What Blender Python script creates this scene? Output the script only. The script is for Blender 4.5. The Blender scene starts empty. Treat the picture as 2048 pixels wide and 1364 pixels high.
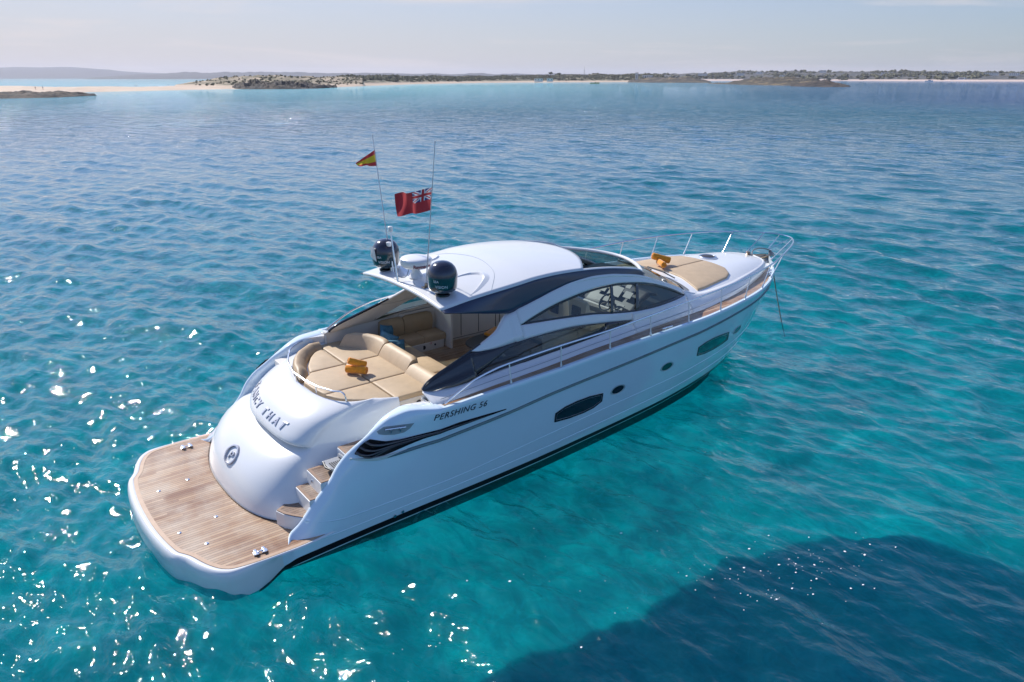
import bpy, bmesh, math, random
import numpy as np
from mathutils import Matrix, Vector
random.seed(7); rng=np.random.RandomState(11)
S=bpy.context.scene
# ---------------------------------------------------------------- camera, light
YAW=math.radians(52.07); CAMX,CAMY,CAMZ=-2.15,-12.51,7.30
EXPOSURE=0.6
SAZ,SEL,SUNE=98,40,3.7
SKM=(.63,.77,1.03); BLUR=1.8
SKY_DUST=.3; SKY_STR=.145; VEIL0,VEIL1=1.0,.62; VR,VG,VB=3.1,2.85,2.95
BUMP=.70; SCAT=.26; BED=4.0
WT_A=(.01,.56,.63); WT_B=(.02,.71,.78); WT_C=(.0,.43,.52)
WB_A=(.0,.17,.195); WB_B=(.0,.11,.15); WB_FAR=(.0,.13,.19)
SHADE_PATCHES=[(10.5,-9.8,3.5,1.6,.5)]  # dark bed patch painted in to break up the yacht's shadow edge
HAZE=6e-5; HAZE_TOP=175
PITCH=math.atan((682-155.5)/1539)
cd=bpy.data.cameras.new("camera"); cam=bpy.data.objects.new("camera",cd); S.collection.objects.link(cam)
cd.sensor_width=36; cd.lens=36*1539/2048; cd.clip_start=.1; cd.clip_end=40000
cam.location=(CAMX,CAMY,CAMZ); cam.rotation_euler=(math.pi/2-PITCH,0,YAW-math.pi/2)
S.camera=cam
S.view_settings.view_transform='Standard'; S.view_settings.look='None'; S.view_settings.gamma=1
S.view_settings.exposure=EXPOSURE
S.view_settings.use_curve_mapping=False
SUN_AZ=math.radians(SAZ); SUN_EL=math.radians(SEL)
sd=bpy.data.lights.new("sun","SUN"); so=bpy.data.objects.new("sun",sd); S.collection.objects.link(so)
sd.energy=SUNE; sd.angle=math.radians(.53); sd.color=(1,.95,.88)
sv=Vector((math.cos(SUN_AZ)*math.cos(SUN_EL),math.sin(SUN_AZ)*math.cos(SUN_EL),math.sin(SUN_EL)))
so.rotation_euler=sv.to_track_quat('Z','Y').to_euler()
wd=bpy.data.worlds.new("World"); S.world=wd; wd.use_nodes=True
nt=wd.node_tree; nt.nodes.clear()
def N(t,ty,**k):
    n=t.nodes.new(ty)
    for a,b in k.items():
        if a in n.inputs.keys(): n.inputs[a].default_value=b
        else: setattr(n,a,b)
    return n
def mathn(t,op,a,b=None,clamp=False):
    n=t.nodes.new('ShaderNodeMath'); n.operation=op; n.use_clamp=clamp
    for i,v in enumerate((a,b)):
        if v is None: continue
        if isinstance(v,(int,float)): n.inputs[i].default_value=v
        else: t.links.new(v,n.inputs[i])
    return n.outputs[0]
def mixc(t,f,a,b,bt='MIX'):
    n=t.nodes.new('ShaderNodeMix'); n.data_type='RGBA'; n.blend_type=bt
    for i,v in ((0,f),(6,a),(7,b)):
        if isinstance(v,(int,float)): n.inputs[i].default_value=v
        elif isinstance(v,tuple): n.inputs[i].default_value=(*v,1) if len(v)==3 else v
        else: t.links.new(v,n.inputs[i])
    return n.outputs[2]
def ramp(t,f,stops,interp='LINEAR'):
    n=t.nodes.new('ShaderNodeValToRGB'); n.color_ramp.interpolation=interp
    e=n.color_ramp.elements
    while len(e)<len(stops): e.new(.5)
    for i,(p,c) in enumerate(stops):
        e[i].position=p; e[i].color=(c,c,c,1) if isinstance(c,(int,float)) else (*c,1)
    t.links.new(f,n.inputs[0]); return n.outputs[0]
def noise(t,vec,scale,detail=4,rough=.55,dist=0,dim='3D'):
    n=t.nodes.new('ShaderNodeTexNoise'); n.noise_dimensions=dim
    n.inputs['Scale'].default_value=scale; n.inputs['Detail'].default_value=detail
    n.inputs['Roughness'].default_value=rough; n.inputs['Distortion'].default_value=dist
    if vec is not None: t.links.new(vec,n.inputs['Vector'])
    return n.outputs[0]
def mapping(t,vec,scale=(1,1,1),rot=(0,0,0),loc=(0,0,0)):
    n=t.nodes.new('ShaderNodeMapping'); n.inputs['Scale'].default_value=scale
    n.inputs['Rotation'].default_value=rot; n.inputs['Location'].default_value=loc
    t.links.new(vec,n.inputs['Vector']); return n.outputs[0]
sky=N(nt,'ShaderNodeTexSky',sky_type='NISHITA',sun_disc=False,sun_elevation=SUN_EL,sun_rotation=math.pi/2-SUN_AZ,altitude=0,air_density=1.0,dust_density=SKY_DUST,ozone_density=1.6)
tc=N(nt,'ShaderNodeTexCoord')
sep=N(nt,'ShaderNodeSeparateXYZ'); nt.links.new(tc.outputs['Generated'],sep.inputs[0])
# thin streaked cloud veil: denser low down
cv=mapping(nt,tc.outputs['Generated'],scale=(1.2,1.2,14))
cn=noise(nt,cv,2.2,6,.6,.4)
cf=ramp(nt,cn,[(.50,0),(.68,1)])
low=ramp(nt,sep.outputs[2],[(0.0,.85),(.10,.55),(.35,.35)])
cf=mathn(nt,'MULTIPLY',cf,low)
veil=ramp(nt,sep.outputs[2],[(0,VEIL0),(.10,VEIL1),(.30,.0)])
dn=nt.nodes.new('ShaderNodeVectorMath'); dn.operation='DOT_PRODUCT'; nt.links.new(tc.outputs['Generated'],dn.inputs[0]); dn.inputs[1].default_value=(math.cos(SUN_AZ),math.sin(SUN_AZ),0)
side=ramp(nt,dn.outputs['Value'],[(0,0),(1,1)]); sidef=mathn(nt,'ADD',mathn(nt,'MULTIPLY',dn.outputs['Value'],.85),.12,True)
veil=mathn(nt,'MULTIPLY',veil,sidef)
cf=mathn(nt,'MAXIMUM',mathn(nt,'MULTIPLY',cf,.85),0)
skb=mixc(nt,1.0,sky.outputs[0],(SKM),'MULTIPLY')
skb=mixc(nt,1.0,skb,ramp(nt,sep.outputs[2],[(0.02,.44),(.30,.74)]),'MULTIPLY')
col=mixc(nt,veil,skb,(VR,VG,VB))
col=mixc(nt,cf,col,(VR*1.25,VG*1.22,VB*1.15))
bg=N(nt,'ShaderNodeBackground',Strength=SKY_STR); nt.links.new(col,bg.inputs[0])
wo=N(nt,'ShaderNodeOutputWorld'); nt.links.new(bg.outputs[0],wo.inputs[0])
S.render.engine='CYCLES'
S.cycles.max_bounces=8; S.cycles.transparent_max_bounces=12; S.cycles.sample_clamp_indirect=4
S.cycles.caustics_reflective=False; S.cycles.caustics_refractive=False

# ---------------------------------------------------------------- materials
MATS={}
def mat(name,col,rough=.5,metal=0,coat=0,spec=.5,bump=0,bscale=40,var=0,vscale=3,builder=None,**k):
    if name in MATS: return MATS[name]
    m=bpy.data.materials.new(name); m.use_nodes=True; t=m.node_tree; p=t.nodes['Principled BSDF']
    p.inputs['Base Color'].default_value=(*col,1); p.inputs['Roughness'].default_value=rough
    p.inputs['Metallic'].default_value=metal; p.inputs['Coat Weight'].default_value=coat
    p.inputs['Coat Roughness'].default_value=.05; p.inputs['Specular IOR Level'].default_value=spec
    for a,b in k.items(): p.inputs[a.replace('_',' ')].default_value=b
    tcn=N(t,'ShaderNodeTexCoord')
    if var:
        f=noise(t,tcn.outputs['Object'],vscale,5,.6)
        f=ramp(t,f,[(.3,0),(.7,1)])
        c=mixc(t,f,tuple(x*(1-var) for x in col),tuple(min(1,x*(1+var)) for x in col))
        t.links.new(c,p.inputs['Base Color'])
    if bump:
        f=noise(t,tcn.outputs['Object'],bscale,4,.6)
        b=N(t,'ShaderNodeBump',Strength=.6,Distance=bump); t.links.new(f,b.inputs['Height'])
        t.links.new(b.outputs[0],p.inputs['Normal'])
    if builder: builder(t,p,tcn)
    MATS[name]=m; return m
def teak(t,p,tcn):
    # planks run fore and aft: caulking lines every 6 cm, tone per plank, grain along x
    se=N(t,'ShaderNodeSeparateXYZ'); t.links.new(tcn.outputs['Object'],se.inputs[0])
    y=mathn(t,'MULTIPLY',se.outputs[1],1/.062)
    fr=mathn(t,'FRACT',y); fl=mathn(t,'FLOOR',y)
    cau=mathn(t,'LESS_THAN',fr,.10)
    cb=N(t,'ShaderNodeCombineXYZ'); t.links.new(fl,cb.inputs[0])
    xs=mathn(t,'FLOOR',mathn(t,'ADD',mathn(t,'MULTIPLY',se.outputs[0],.55),mathn(t,'MULTIPLY',fl,.37)))
    t.links.new(xs,cb.inputs[1])
    wn=N(t,'ShaderNodeTexWhiteNoise'); t.links.new(cb.outputs[0],wn.inputs['Vector'])
    g=noise(t,mapping(t,tcn.outputs['Object'],scale=(2.5,60,8)),1.0,5,.65)
    g2=noise(t,tcn.outputs['Object'],2.1,4,.6)
    c=mixc(t,wn.outputs[0],TEAK_A,TEAK_B)
    c=mixc(t,mathn(t,'MULTIPLY',g,.75),c,(.16,.085,.05))
    c=mixc(t,ramp(t,g2,[(.42,0),(.68,.55)]),c,(.50,.42,.33))
    c=mixc(t,cau,c,(.035,.028,.024))
    t.links.new(c,p.inputs['Base Color'])
    wet=ramp(t,noise(t,tcn.outputs['Object'],.9,4,.6),[(.45,1),(.60,0)])
    r=mathn(t,'SUBTRACT',mathn(t,'ADD',mathn(t,'MULTIPLY',g,.25),.34),mathn(t,'MULTIPLY',wet,.16)); t.links.new(r,p.inputs['Roughness'])
    b=N(t,'ShaderNodeBump',Strength=.5,Distance=.002)
    t.links.new(mathn(t,'SUBTRACT',g,cau),b.inputs['Height']); t.links.new(b.outputs[0],p.inputs['Normal'])
TEAK_A=(.34,.165,.075); TEAK_B=(.68,.45,.26)
M_white=mat('white_gelcoat',(.78,.78,.77),.22,coat=.35,bump=.0012,bscale=1.3,var=.015,vscale=1.1)
M_hull=mat('white_hull_gelcoat',(.72,.84,.92),.10,coat=.7,bump=.010,bscale=1.6,var=.02,vscale=.7)  # blue skylight of the shaded side is mixed into the white base
M_cream=mat('cream_liner',(.72,.68,.62),.5,var=.03)
M_teak=mat('teak_deck',TEAK_A,.45,builder=teak)
TEAK_A,TEAK_B=(.20,.125,.085),(.38,.27,.19)
M_teakg=mat('grey_teak_tread',TEAK_A,.5,builder=teak)
M_black=mat('black_gloss',(.008,.009,.014),.12,coat=.6)
M_stripe=mat('black_boot_stripe',(.006,.007,.010),.5,spec=.15)
def navy(t,p,tcn):
    f=noise(t,tcn.outputs['Object'],420,2,.5)
    c=mixc(t,ramp(t,f,[(.5,0),(.75,1)]),(.012,.020,.055),(.05,.07,.14)); t.links.new(c,p.inputs['Base Color'])
M_navy=mat('navy_metallic',(.012,.018,.05),.28,coat=.5,builder=navy)
M_steel=mat('stainless_steel',(.72,.73,.75),.24,metal=1,var=.05,vscale=20)
M_steel2=mat('satin_steel',(.62,.64,.67),.42,metal=1,var=.05,vscale=20)
M_chromelet=mat('brushed_steel',(.50,.50,.54),.40,metal=.6,var=.15,vscale=30)
M_rub=mat('rub_rail_rubber',(.10,.17,.19),.3,metal=.3,var=.1,vscale=6)
M_tan=mat('tan_leatherette',(.52,.385,.24),.55,bump=.004,bscale=14,var=.07,vscale=5)
M_tan2=mat('tan_bolster',(.42,.30,.175),.5,bump=.003,bscale=12,var=.06,vscale=6)
M_orange=mat('orange_towel',(.80,.30,.015),.95,bump=.008,bscale=90,var=.18,vscale=30,Sheen_Weight=.4)
M_blue=mat('teal_blue_cushion',(.05,.17,.25),.85,bump=.006,bscale=30,var=.25,vscale=14)
M_blue2=mat('pale_blue_cushion',(.12,.28,.36),.85,bump=.006,bscale=30,var=.25,vscale=14)
M_grey=mat('grey_upholstery',(.20,.20,.18),.7,var=.1)
M_dome=mat('dark_radome',(.022,.022,.04),.16,coat=.7)
M_domeband=mat('dark_green_radome_wall',(.010,.035,.045),.12,coat=.8)
M_radar=mat('white_radome',(.80,.79,.78),.3,coat=.2,var=.02)
M_red=mat('dark_red_lettering',(.25,.02,.04),.5)
M_redp=mat('red_small_print',(.62,.08,.06),.6)
M_print=mat('white_lettering',(.75,.78,.82),.5)
M_ink=mat('dark_lettering',(.02,.03,.05),.4)
M_table=mat('dark_stone_table',(.055,.052,.048),.35,bump=.001,var=.15,vscale=25)
M_pale=mat('pale_helm_leather',(.74,.64,.48),.5,var=.04)
M_dash=mat('grey_dashboard',(.035,.031,.033),.5,var=.1)
M_screen=mat('display_glass',(.01,.015,.02),.08,coat=.8)
M_dark=mat('dark_interior',(.02,.024,.03),.5)
M_rope=mat('galvanised_chain',(.25,.22,.19),.6,metal=.4,var=.2,vscale=30)
M_bronze=mat('weathered_bronze',(.45,.33,.22),.35,metal=.8,var=.3,vscale=25)
M_grating=mat('grey_grating',(.30,.31,.33),.5,metal=.3)
M_bezel=mat('instrument_grey',(.075,.07,.073),.45)
def glass(name,tint,refl=.9):
    m=bpy.data.materials.new(name); m.use_nodes=True; t=m.node_tree; t.nodes.clear()
    tr=N(t,'ShaderNodeBsdfTransparent'); tr.inputs[0].default_value=(*tint,1)
    gl=N(t,'ShaderNodeBsdfGlossy'); gl.inputs['Roughness'].default_value=.02; gl.inputs[0].default_value=(refl,refl,refl,1)
    gg=N(t,'ShaderNodeNewGeometry'); vd=t.nodes.new('ShaderNodeVectorMath'); vd.operation='DOT_PRODUCT'; t.links.new(gg.outputs['Incoming'],vd.inputs[0]); t.links.new(gg.outputs['Normal'],vd.inputs[1])
    fs=mathn(t,'ADD',mathn(t,'MULTIPLY',mathn(t,'POWER',mathn(t,'SUBTRACT',1.0,mathn(t,'ABSOLUTE',vd.outputs['Value']),True),5),.94),.06,True)
    mx=N(t,'ShaderNodeMixShader'); t.links.new(fs,mx.inputs[0]); t.links.new(tr.outputs[0],mx.inputs[1]); t.links.new(gl.outputs[0],mx.inputs[2])
    o=N(t,'ShaderNodeOutputMaterial'); t.links.new(mx.outputs[0],o.inputs[0]); MATS[name]=m; return m
M_glass=glass('tinted_side_glass',(.50,.60,.60))
M_glassd=glass('dark_lower_glass',(.28,.36,.36))
M_wind=glass('windscreen_glass',(.34,.48,.48))

# ---------------------------------------------------------------- mesh helpers
class MB:
    def __init__(s): s.v=[]; s.f=[]; s.m=[]
    def add(s,vs,fs,mi=0):
        o=len(s.v); s.v+= [tuple(map(float,v)) for v in vs]; s.f+=[tuple(i+o for i in f) for f in fs]; s.m+=[mi]*len(fs)
    def grid(s,rows,closed=False,mi=0,flip=False,cap0=False,cap1=False):
        nr=len(rows); nc=len(rows[0]); vs=[p for r in rows for p in r]; fs=[]
        for i in range(nr-1):
            for j in range(nc if closed else nc-1):
                k=(j+1)%nc; q=(i*nc+j,i*nc+k,(i+1)*nc+k,(i+1)*nc+j)
                fs.append(q[::-1] if flip else q)
        if cap0: fs.append(tuple(range(nc))[::-1] if not flip else tuple(range(nc)))
        if cap1: q=tuple((nr-1)*nc+j for j in range(nc)); fs.append(q if not flip else q[::-1])
        s.add(vs,fs,mi)
    def poly(s,pts,mi=0): s.add(pts,[tuple(range(len(pts)))],mi)
    def prism(s,pts,z0,z1,mi=0):   # plan outline (x,y) extruded
        n=len(pts); vs=[(x,y,z0) for x,y in pts]+[(x,y,z1) for x,y in pts]
        fs=[(i,(i+1)%n,n+(i+1)%n,n+i) for i in range(n)]+[tuple(range(n))[::-1],tuple(range(n,2*n))]
        s.add(vs,fs,mi)
    def box(s,x0,x1,y0,y1,z0,z1,mi=0): s.prism([(x0,y0),(x1,y0),(x1,y1),(x0,y1)],z0,z1,mi)
    def tube(s,path,r,n=8,mi=0,cap=True,closed=False):
        P=[Vector(p) for p in path]; rows=[]
        L=len(P); up=Vector((0,0,1))
        for i,p in enumerate(P):
            a=P[(i-1)%L] if (closed or i>0) else P[i]; b=P[(i+1)%L] if (closed or i<L-1) else P[i]
            t=(b-a).normalized()
            u=up if abs(t.dot(up))<.95 else Vector((1,0,0))
            x=t.cross(u).normalized(); y=x.cross(t)
            rr=r[i] if isinstance(r,(list,tuple)) else r
            rows.append([tuple(p+x*math.cos(2*math.pi*k/n)*rr+y*math.sin(2*math.pi*k/n)*rr) for k in range(n)])
        if closed: rows.append(rows[0])
        s.grid(rows,closed=True,mi=mi,cap0=cap and not closed,cap1=cap and not closed)
    def lathe(s,prof,c,n=32,mi=0):  # prof: (r,z)
        rows=[[(c[0]+r*math.cos(2*math.pi*k/n),c[1]+r*math.sin(2*math.pi*k/n),c[2]+z) for k in range(n)] for r,z in prof]
        s.grid(rows,closed=True,mi=mi,cap0=prof[0][0]>1e-4,cap1=prof[-1][0]>1e-4)
    def build(s,name,mats,parent=None,smooth=True,angle=35,bevel=0,solid=0,subsurf=0,offset=-1):
        me=bpy.data.meshes.new(name); me.from_pydata(s.v,[],s.f); 
        if not isinstance(mats,(list,tuple)): mats=[mats]
        for m in mats: me.materials.append(m)
        if len(mats)>1:
            for p,mi in zip(me.polygons,s.m): p.material_index=mi
        bm=bmesh.new(); bm.from_mesh(me); bmesh.ops.remove_doubles(bm,verts=bm.verts,dist=1e-5)
        bmesh.ops.recalc_face_normals(bm,faces=bm.faces)
        bm.to_mesh(me); bm.free()
        if smooth:
            me.polygons.foreach_set('use_smooth',[True]*len(me.polygons))
            try: me.set_sharp_from_angle(angle=math.radians(angle))
            except Exception: pass
        o=bpy.data.objects.new(name,me); S.collection.objects.link(o)
        if parent: o.parent=parent
        if solid:
            md=o.modifiers.new('s','SOLIDIFY'); md.thickness=solid; md.offset=offset
        if bevel:
            md=o.modifiers.new('b','BEVEL'); md.width=bevel; md.segments=3; md.limit_method='ANGLE'; md.angle_limit=math.radians(40)
        if subsurf:
            md=o.modifiers.new('u','SUBSURF'); md.levels=subsurf; md.render_levels=subsurf
        return o
def tag(o,label=None,cat=None,group=None,kind=None):
    if label: o['label']=label
    if cat: o['category']=cat
    if group: o['group']=group
    if kind: o['kind']=kind
    return o
def empty(name,M=None,parent=None):
    o=bpy.data.objects.new(name,None); S.collection.objects.link(o); o.empty_display_size=.2
    if parent: o.parent=parent
    if M is not None: o.matrix_world=M
    return o
ROLL=math.radians(2.01); TRIM=math.radians(.25)
BOAT=Matrix.Rotation(-TRIM,4,'Y')@Matrix.Rotation(ROLL,4,'X')   # the yacht lists a little to starboard
def cm(pts,n=6):   # Catmull-Rom through points
    P=[Vector(p) for p in pts]; out=[]
    for i in range(len(P)-1):
        a=P[i-1] if i else P[0]*2-P[1]; b=P[i]; c=P[i+1]; d=P[i+2] if i+2<len(P) else P[-1]*2-P[-2]
        for k in range(n):
            t=k/n; out.append(tuple(.5*((2*b)+(c-a)*t+(2*a-5*b+4*c-d)*t*t+(3*b-a-3*c+d)*t**3)))
    out.append(tuple(P[-1])); return out
def inset(pts,d):
    n=len(pts); out=[]
    A=sum(pts[i][0]*pts[(i+1)%n][1]-pts[(i+1)%n][0]*pts[i][1] for i in range(n)); sg=1 if A>0 else -1
    for i in range(n):
        p0=Vector(pts[i-1]);p=Vector(pts[i]);p1=Vector(pts[(i+1)%n])
        e0=(p-p0).normalized();e1=(p1-p).normalized()
        n0=Vector((-e0.y,e0.x))*sg;n1=Vector((-e1.y,e1.x))*sg; m=(n0+n1)
        if m.length<1e-6: m=n0
        m.normalize(); k=1/max(.5,m.dot(n0)); out.append((p.x+m.x*d*k,p.y+m.y*d*k))
    return out
def resample(pts,step=.06):
    out=[]
    n=len(pts)
    for i in range(n):
        a=Vector(pts[i]);b=Vector(pts[(i+1)%n]); k=max(1,int((b-a).length/step))
        for j in range(k): out.append(tuple(a+(b-a)*j/k))
    return out
def pad(mb,outline,z0,z1,r=.035,crown=.012):
    o=resample(outline,.08); rows=[]
    for d,z in ((0,z0),(-.006,(z0+z1)/2),(0,z1-r),(r*.3,z1-r*.35),(r,z1-.002),(r*2.4,z1+crown*.6)):
        rows.append([(x,y,z) for x,y in (inset(o,d) if d else o)])
    mb.grid(rows,closed=True,cap0=True,cap1=True)
FONT={}
def text_polys(txt,size=1,extrude=.1,bevel=0,shear=0,space=1):
    c=bpy.data.curves.new('t','FONT'); c.body=txt; c.size=size; c.extrude=extrude; c.bevel_depth=bevel; c.shear=shear; c.space_character=space; c.resolution_u=4
    c.offset=FONT.get('off',0)
    o=bpy.data.objects.new('t',c); S.collection.objects.link(o)
    dg=bpy.context.evaluated_depsgraph_get(); dg.update(); me=bpy.data.meshes.new_from_object(o.evaluated_get(dg))
    vs=[tuple(v.co) for v in me.vertices]; fs=[tuple(p.vertices) for p in me.polygons]
    bpy.data.objects.remove(o); bpy.data.curves.remove(c); bpy.data.meshes.remove(me)
    return vs,fs
def ip(x,xs,ys):
    # monotone cubic (Fritsch-Carlson) interpolation
    xs=np.asarray(xs,float);ys=np.asarray(ys,float);x=np.clip(x,xs[0],xs[-1])
    h=np.diff(xs);d=np.diff(ys)/h
    m=np.zeros_like(ys);m[0]=d[0];m[-1]=d[-1]
    for i in range(1,len(xs)-1):
        m[i]=0 if d[i-1]*d[i]<=0 else 2*d[i-1]*d[i]/(d[i-1]+d[i])
    i=np.clip(np.searchsorted(xs,x,side='right')-1,0,len(xs)-2)
    t=(x-xs[i])/h[i]
    return (2*t**3-3*t**2+1)*ys[i]+(t**3-2*t**2+t)*h[i]*m[i]+(-2*t**3+3*t**2)*ys[i+1]+(t**3-t**2)*h[i]*m[i+1]
def Bw(s): return ip(s,[4.0,5.9,7.1,8.3,9.5,10.9,11.6,12.7,13.6,14.7,15.4,16.07,16.3,16.45],[2.2,2.15,2.09,2.05,1.97,1.87,1.80,1.62,1.42,1.06,.78,.40,.22,0])
def zsheer(s): return ip(s,[4.3,5.6,6.8,8,9.2,10.4,12,14,16.8],[2.13,2.2,2.24,2.31,2.35,2.38,2.41,2.45,2.5])
def zdeck(s): return zsheer(s)-ip(s,[4,8,12,17],[.03,.06,.1,.13])
def Rw(s): return ip(s,[4,9.2,10.5,12,13.1,14,14.9,15.45,15.76,15.9,15.96],[1.5,1.5,1.44,1.42,1.34,1.14,.89,.68,.48,.26,0])
def Rz(s): return ip(s,[4,6.24,6.55,6.98,7.42,7.87,8.35,8.84,9.18,9.7,10.62,11.13,11.46,11.81,12.2,14,15.96],[3.17,3.17,3.22,3.32,3.43,3.51,3.53,3.5,3.45,3.35,3.03,2.83,2.67,2.57,2.54,2.57,2.58])
def W(s,z):
    b=Bw(s);zb=zdeck(s);sh=ip(s,[4,5,6.3,8,10.5],[.30,.24,.14,.13,0])
    k=(b-sh-Rw(s))/(Rz(s)-zb) if s>6.24 else (Bw(6.24)-.14-1.5)/(3.17-zdeck(6.24))
    t=max(0,min(1,(z-zb)/(Rz(s)-zb))); q=max(0,min(1,(z-zb)/.16)); q=q*q*(3-2*q)
    return b-sh*q-(z-zb)*k+.05*4*t*(1-t)*(1 if s>6.24 else .4)
def SH(s): return ip(s,[0,.5,2,4,6,9,11,11.8,12.5,13.6,14.7,15.3,15.9,16.3,16.6,16.75],[2.3,2.36,2.39,2.42,2.45,2.45,2.40,2.31,2.2,1.96,1.54,1.2,.78,.44,.16,0])
def WL(s): return ip(s,[0,.5,2,4,6,8,10,12,14,15.25],[2.08,2.12,2.13,2.07,1.97,1.76,1.5,1.16,.62,0])
def sstem(z): return ip(z,[-.6,0,.5,1.5,2.5],[14.6,15.25,15.7,16.3,16.75])
def ztop(s): return ip(s,[0,1.45,1.55,1.7,2.0,2.3,2.4,2.6,2.9,3.2,3.4,3.7,4.12,4.3],[.42,.44,.50,.60,.95,1.27,1.44,1.64,1.82,2.00,2.10,2.17,2.14,2.13]) if s<4.3 else zsheer(s)
def tumble(s): return ip(s,[1.45,1.6,3.2,3.65,4.15],[0,.22,.26,.17,0]) if 1.45<s<4.15 else 0
def HW(s,z):
    x=min(1,max(0,s/sstem(z)))
    zs=zsheer(max(4.3,x*16.75)); t=max(0,min(1,z/zs))
    p=ip(x,[0,.25,.6,.85,1],[.42,.4,.42,.47,.5])
    wl=WL(x*15.25);sh=SH(x*16.75)
    w=wl+(sh-wl)*t**p
    if z<0: w*=1+.5*z
    if z>0 and 1.45<s<4.15: w-=tumble(s)*(min(z,ztop(s))/ztop(s))**2.5
    return w
# ================================================================= YACHT (built in its own axes: x forward, y to port, z up from the waterline)
yacht=empty("motor_yacht",BOAT)
tag(yacht,"white sports motor yacht with teak stern platform and navy striped hardtop, anchored in turquoise water","yacht")
fr=lambda a,b,n: [a+(b-a)*i/n for i in range(n+1)]
# ---- hull: both sides and bottom in one skin
ss=fr(.95,1.45,5)+[1.5,1.53,1.56,1.6,1.66]+fr(1.72,4.3,52)+fr(4.4,16.75,90)
def zbot(s): return ip(s,[0,.9,1.6,3,4.4,6.3,8.2,10,12,15,16.8],[-.02,.0,.18,.27,.30,.33,.37,.41,.45,.52,.57])
def innerz(s): return ip(s,[0,1.45,4.18,4.22],[.42,.42,.42,zdeck(4.22)-.02]) if s<4.22 else zdeck(s)-.02
def capw(s): return ip(s,[0,1.5,2.9,3.3,3.9,4.15,4.25],[.13,.13,.13,.22,.36,.36,.10]) if s<4.25 else ip(s,[4.25,15,16.75],[.10,.10,.05])
def hull_rows(sd):
    rows=[]
    for s in ss:
        zt=ztop(s); zb_=zbot(s); r=[]; dk=min(1,max(.12,(s-1.0)/3))
        x=s/16.75
        def pt(z,off=0,smul=None):
            # levels keep their own stem: squeeze the station towards the raked stem at each level
            sx=s if s<8 else 8+(s-8)*(sstem(z)-8)/8.75
            w=max(0,HW(sx,z)+off)
            return (sx,sd*w,z)
        z3=min(0,zb_-.17); zl=[min(-.75*dk,z3-.05),min(-.35*dk,z3-.02),z3,zb_-.155,zb_-.13,zb_]
        r.append((s if s<8 else 8+(s-8)*(14.4-8)/8.75,0,-.8*dk))
        for z in zl: r.append(pt(min(z,zt-.12)))
        top=zt-.10
        for k in range(1,12):
            z=zb_+(top-zb_)*k/11
            r.append(pt(max(z,zb_+.001*k)) if top>zb_ else pt(zb_+.001*k))
        soft=1.0 if s<4.2 else .35
        w=HW(s,zt); c=capw(s)
        g=lambda o,z: (s,sd*max(0,w-o),z)
        r.append(g(.012*soft,zt-.055)); r.append(g(.035*soft,zt-.02)); r.append(g(.07*soft,zt)); r.append(g(c-.05*soft,zt)); r.append(g(c-.015,zt-.02)); r.append(g(c,zt-.07 if s<4.2 else zt-.05)); r.append(g(c+.01,innerz(s)))
        rows.append(r)
    return rows
mb=MB()
for sd in (-1,1):
    rows=hull_rows(sd); nc=len(rows[0])
    # material bands: 0 white, 1 black
    for j in range(nc-1):
        mi=1 if j in (0,1,2,3,5) else 0
        mb.grid([[r[j],r[j+1]] for r in rows],mi=mi)
# transom below the platform
r0=hull_rows(-1)[0][:7]; r1=hull_rows(1)[0][:7]
mb.poly([*r0,*r1[::-1]],mi=1)
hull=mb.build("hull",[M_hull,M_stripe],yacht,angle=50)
# rub rail
def rubz(s): return ip(s,[3.05,3.87,5.64,6.7,8.5,10.05,12.0,13.3,16.7],[1.46,1.52,1.65,1.76,1.88,1.99,2.10,2.16,2.28])
for sd in (-1,1):
    m=MB(); rows=[]
    for s in fr(3.07,16.6,90):
        z=rubz(s); k=min(1,(s-3.07)/.25+.1)
        sx=s if s<8 else 8+(s-8)*(sstem(z)-8)/8.75
        f=lambda dz,o: (sx,sd*(HW(sx,z+dz)+o),z+dz)
        rows.append([f(.035*k,-.004),f(.028*k,.018*k),f(0,.03*k),f(-.02*k,.02*k),f(-.028*k,-.004)])
    m.grid(rows); m.build("rub_rail",M_rub,yacht)
    m=MB()      # two faint moulded creases on the topsides
    for zf,s0,s1,zz in ((0,1.8,15.2,[(1.8,.70),(2.4,.62),(4.2,.64),(6.3,.80),(9,.98),(12,1.12),(15.2,1.3)]),(1,2.0,14,[(2.0,.38),(6,.50),(10,.66),(14,.85)])):
        rows=[]
        for s in fr(s0,s1,70):
            z=ip(s,[a for a,b in zz],[b for a,b in zz]); f=lambda dz,o:(s,sd*(HW(s,z+dz)+o),z+dz)
            rows.append([f(.014,-.002),f(0.004,.008),f(-.016,-.002)])
        m.grid(rows)
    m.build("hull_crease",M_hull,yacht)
def on_hull(sd,pts,off): return [(s,sd*(HW(s,z)+off),z) for s,z in pts]
def fan(mb,ring,mi=0):
    n=len(ring); c=tuple(sum(p[k] for p in ring)/n for k in range(3)); mb.add([*ring,c],[(i,(i+1)%n,n) for i in range(n)],mi)
def band(mb,a,b,mi=0): mb.grid([a,b],closed=True,mi=mi)
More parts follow.
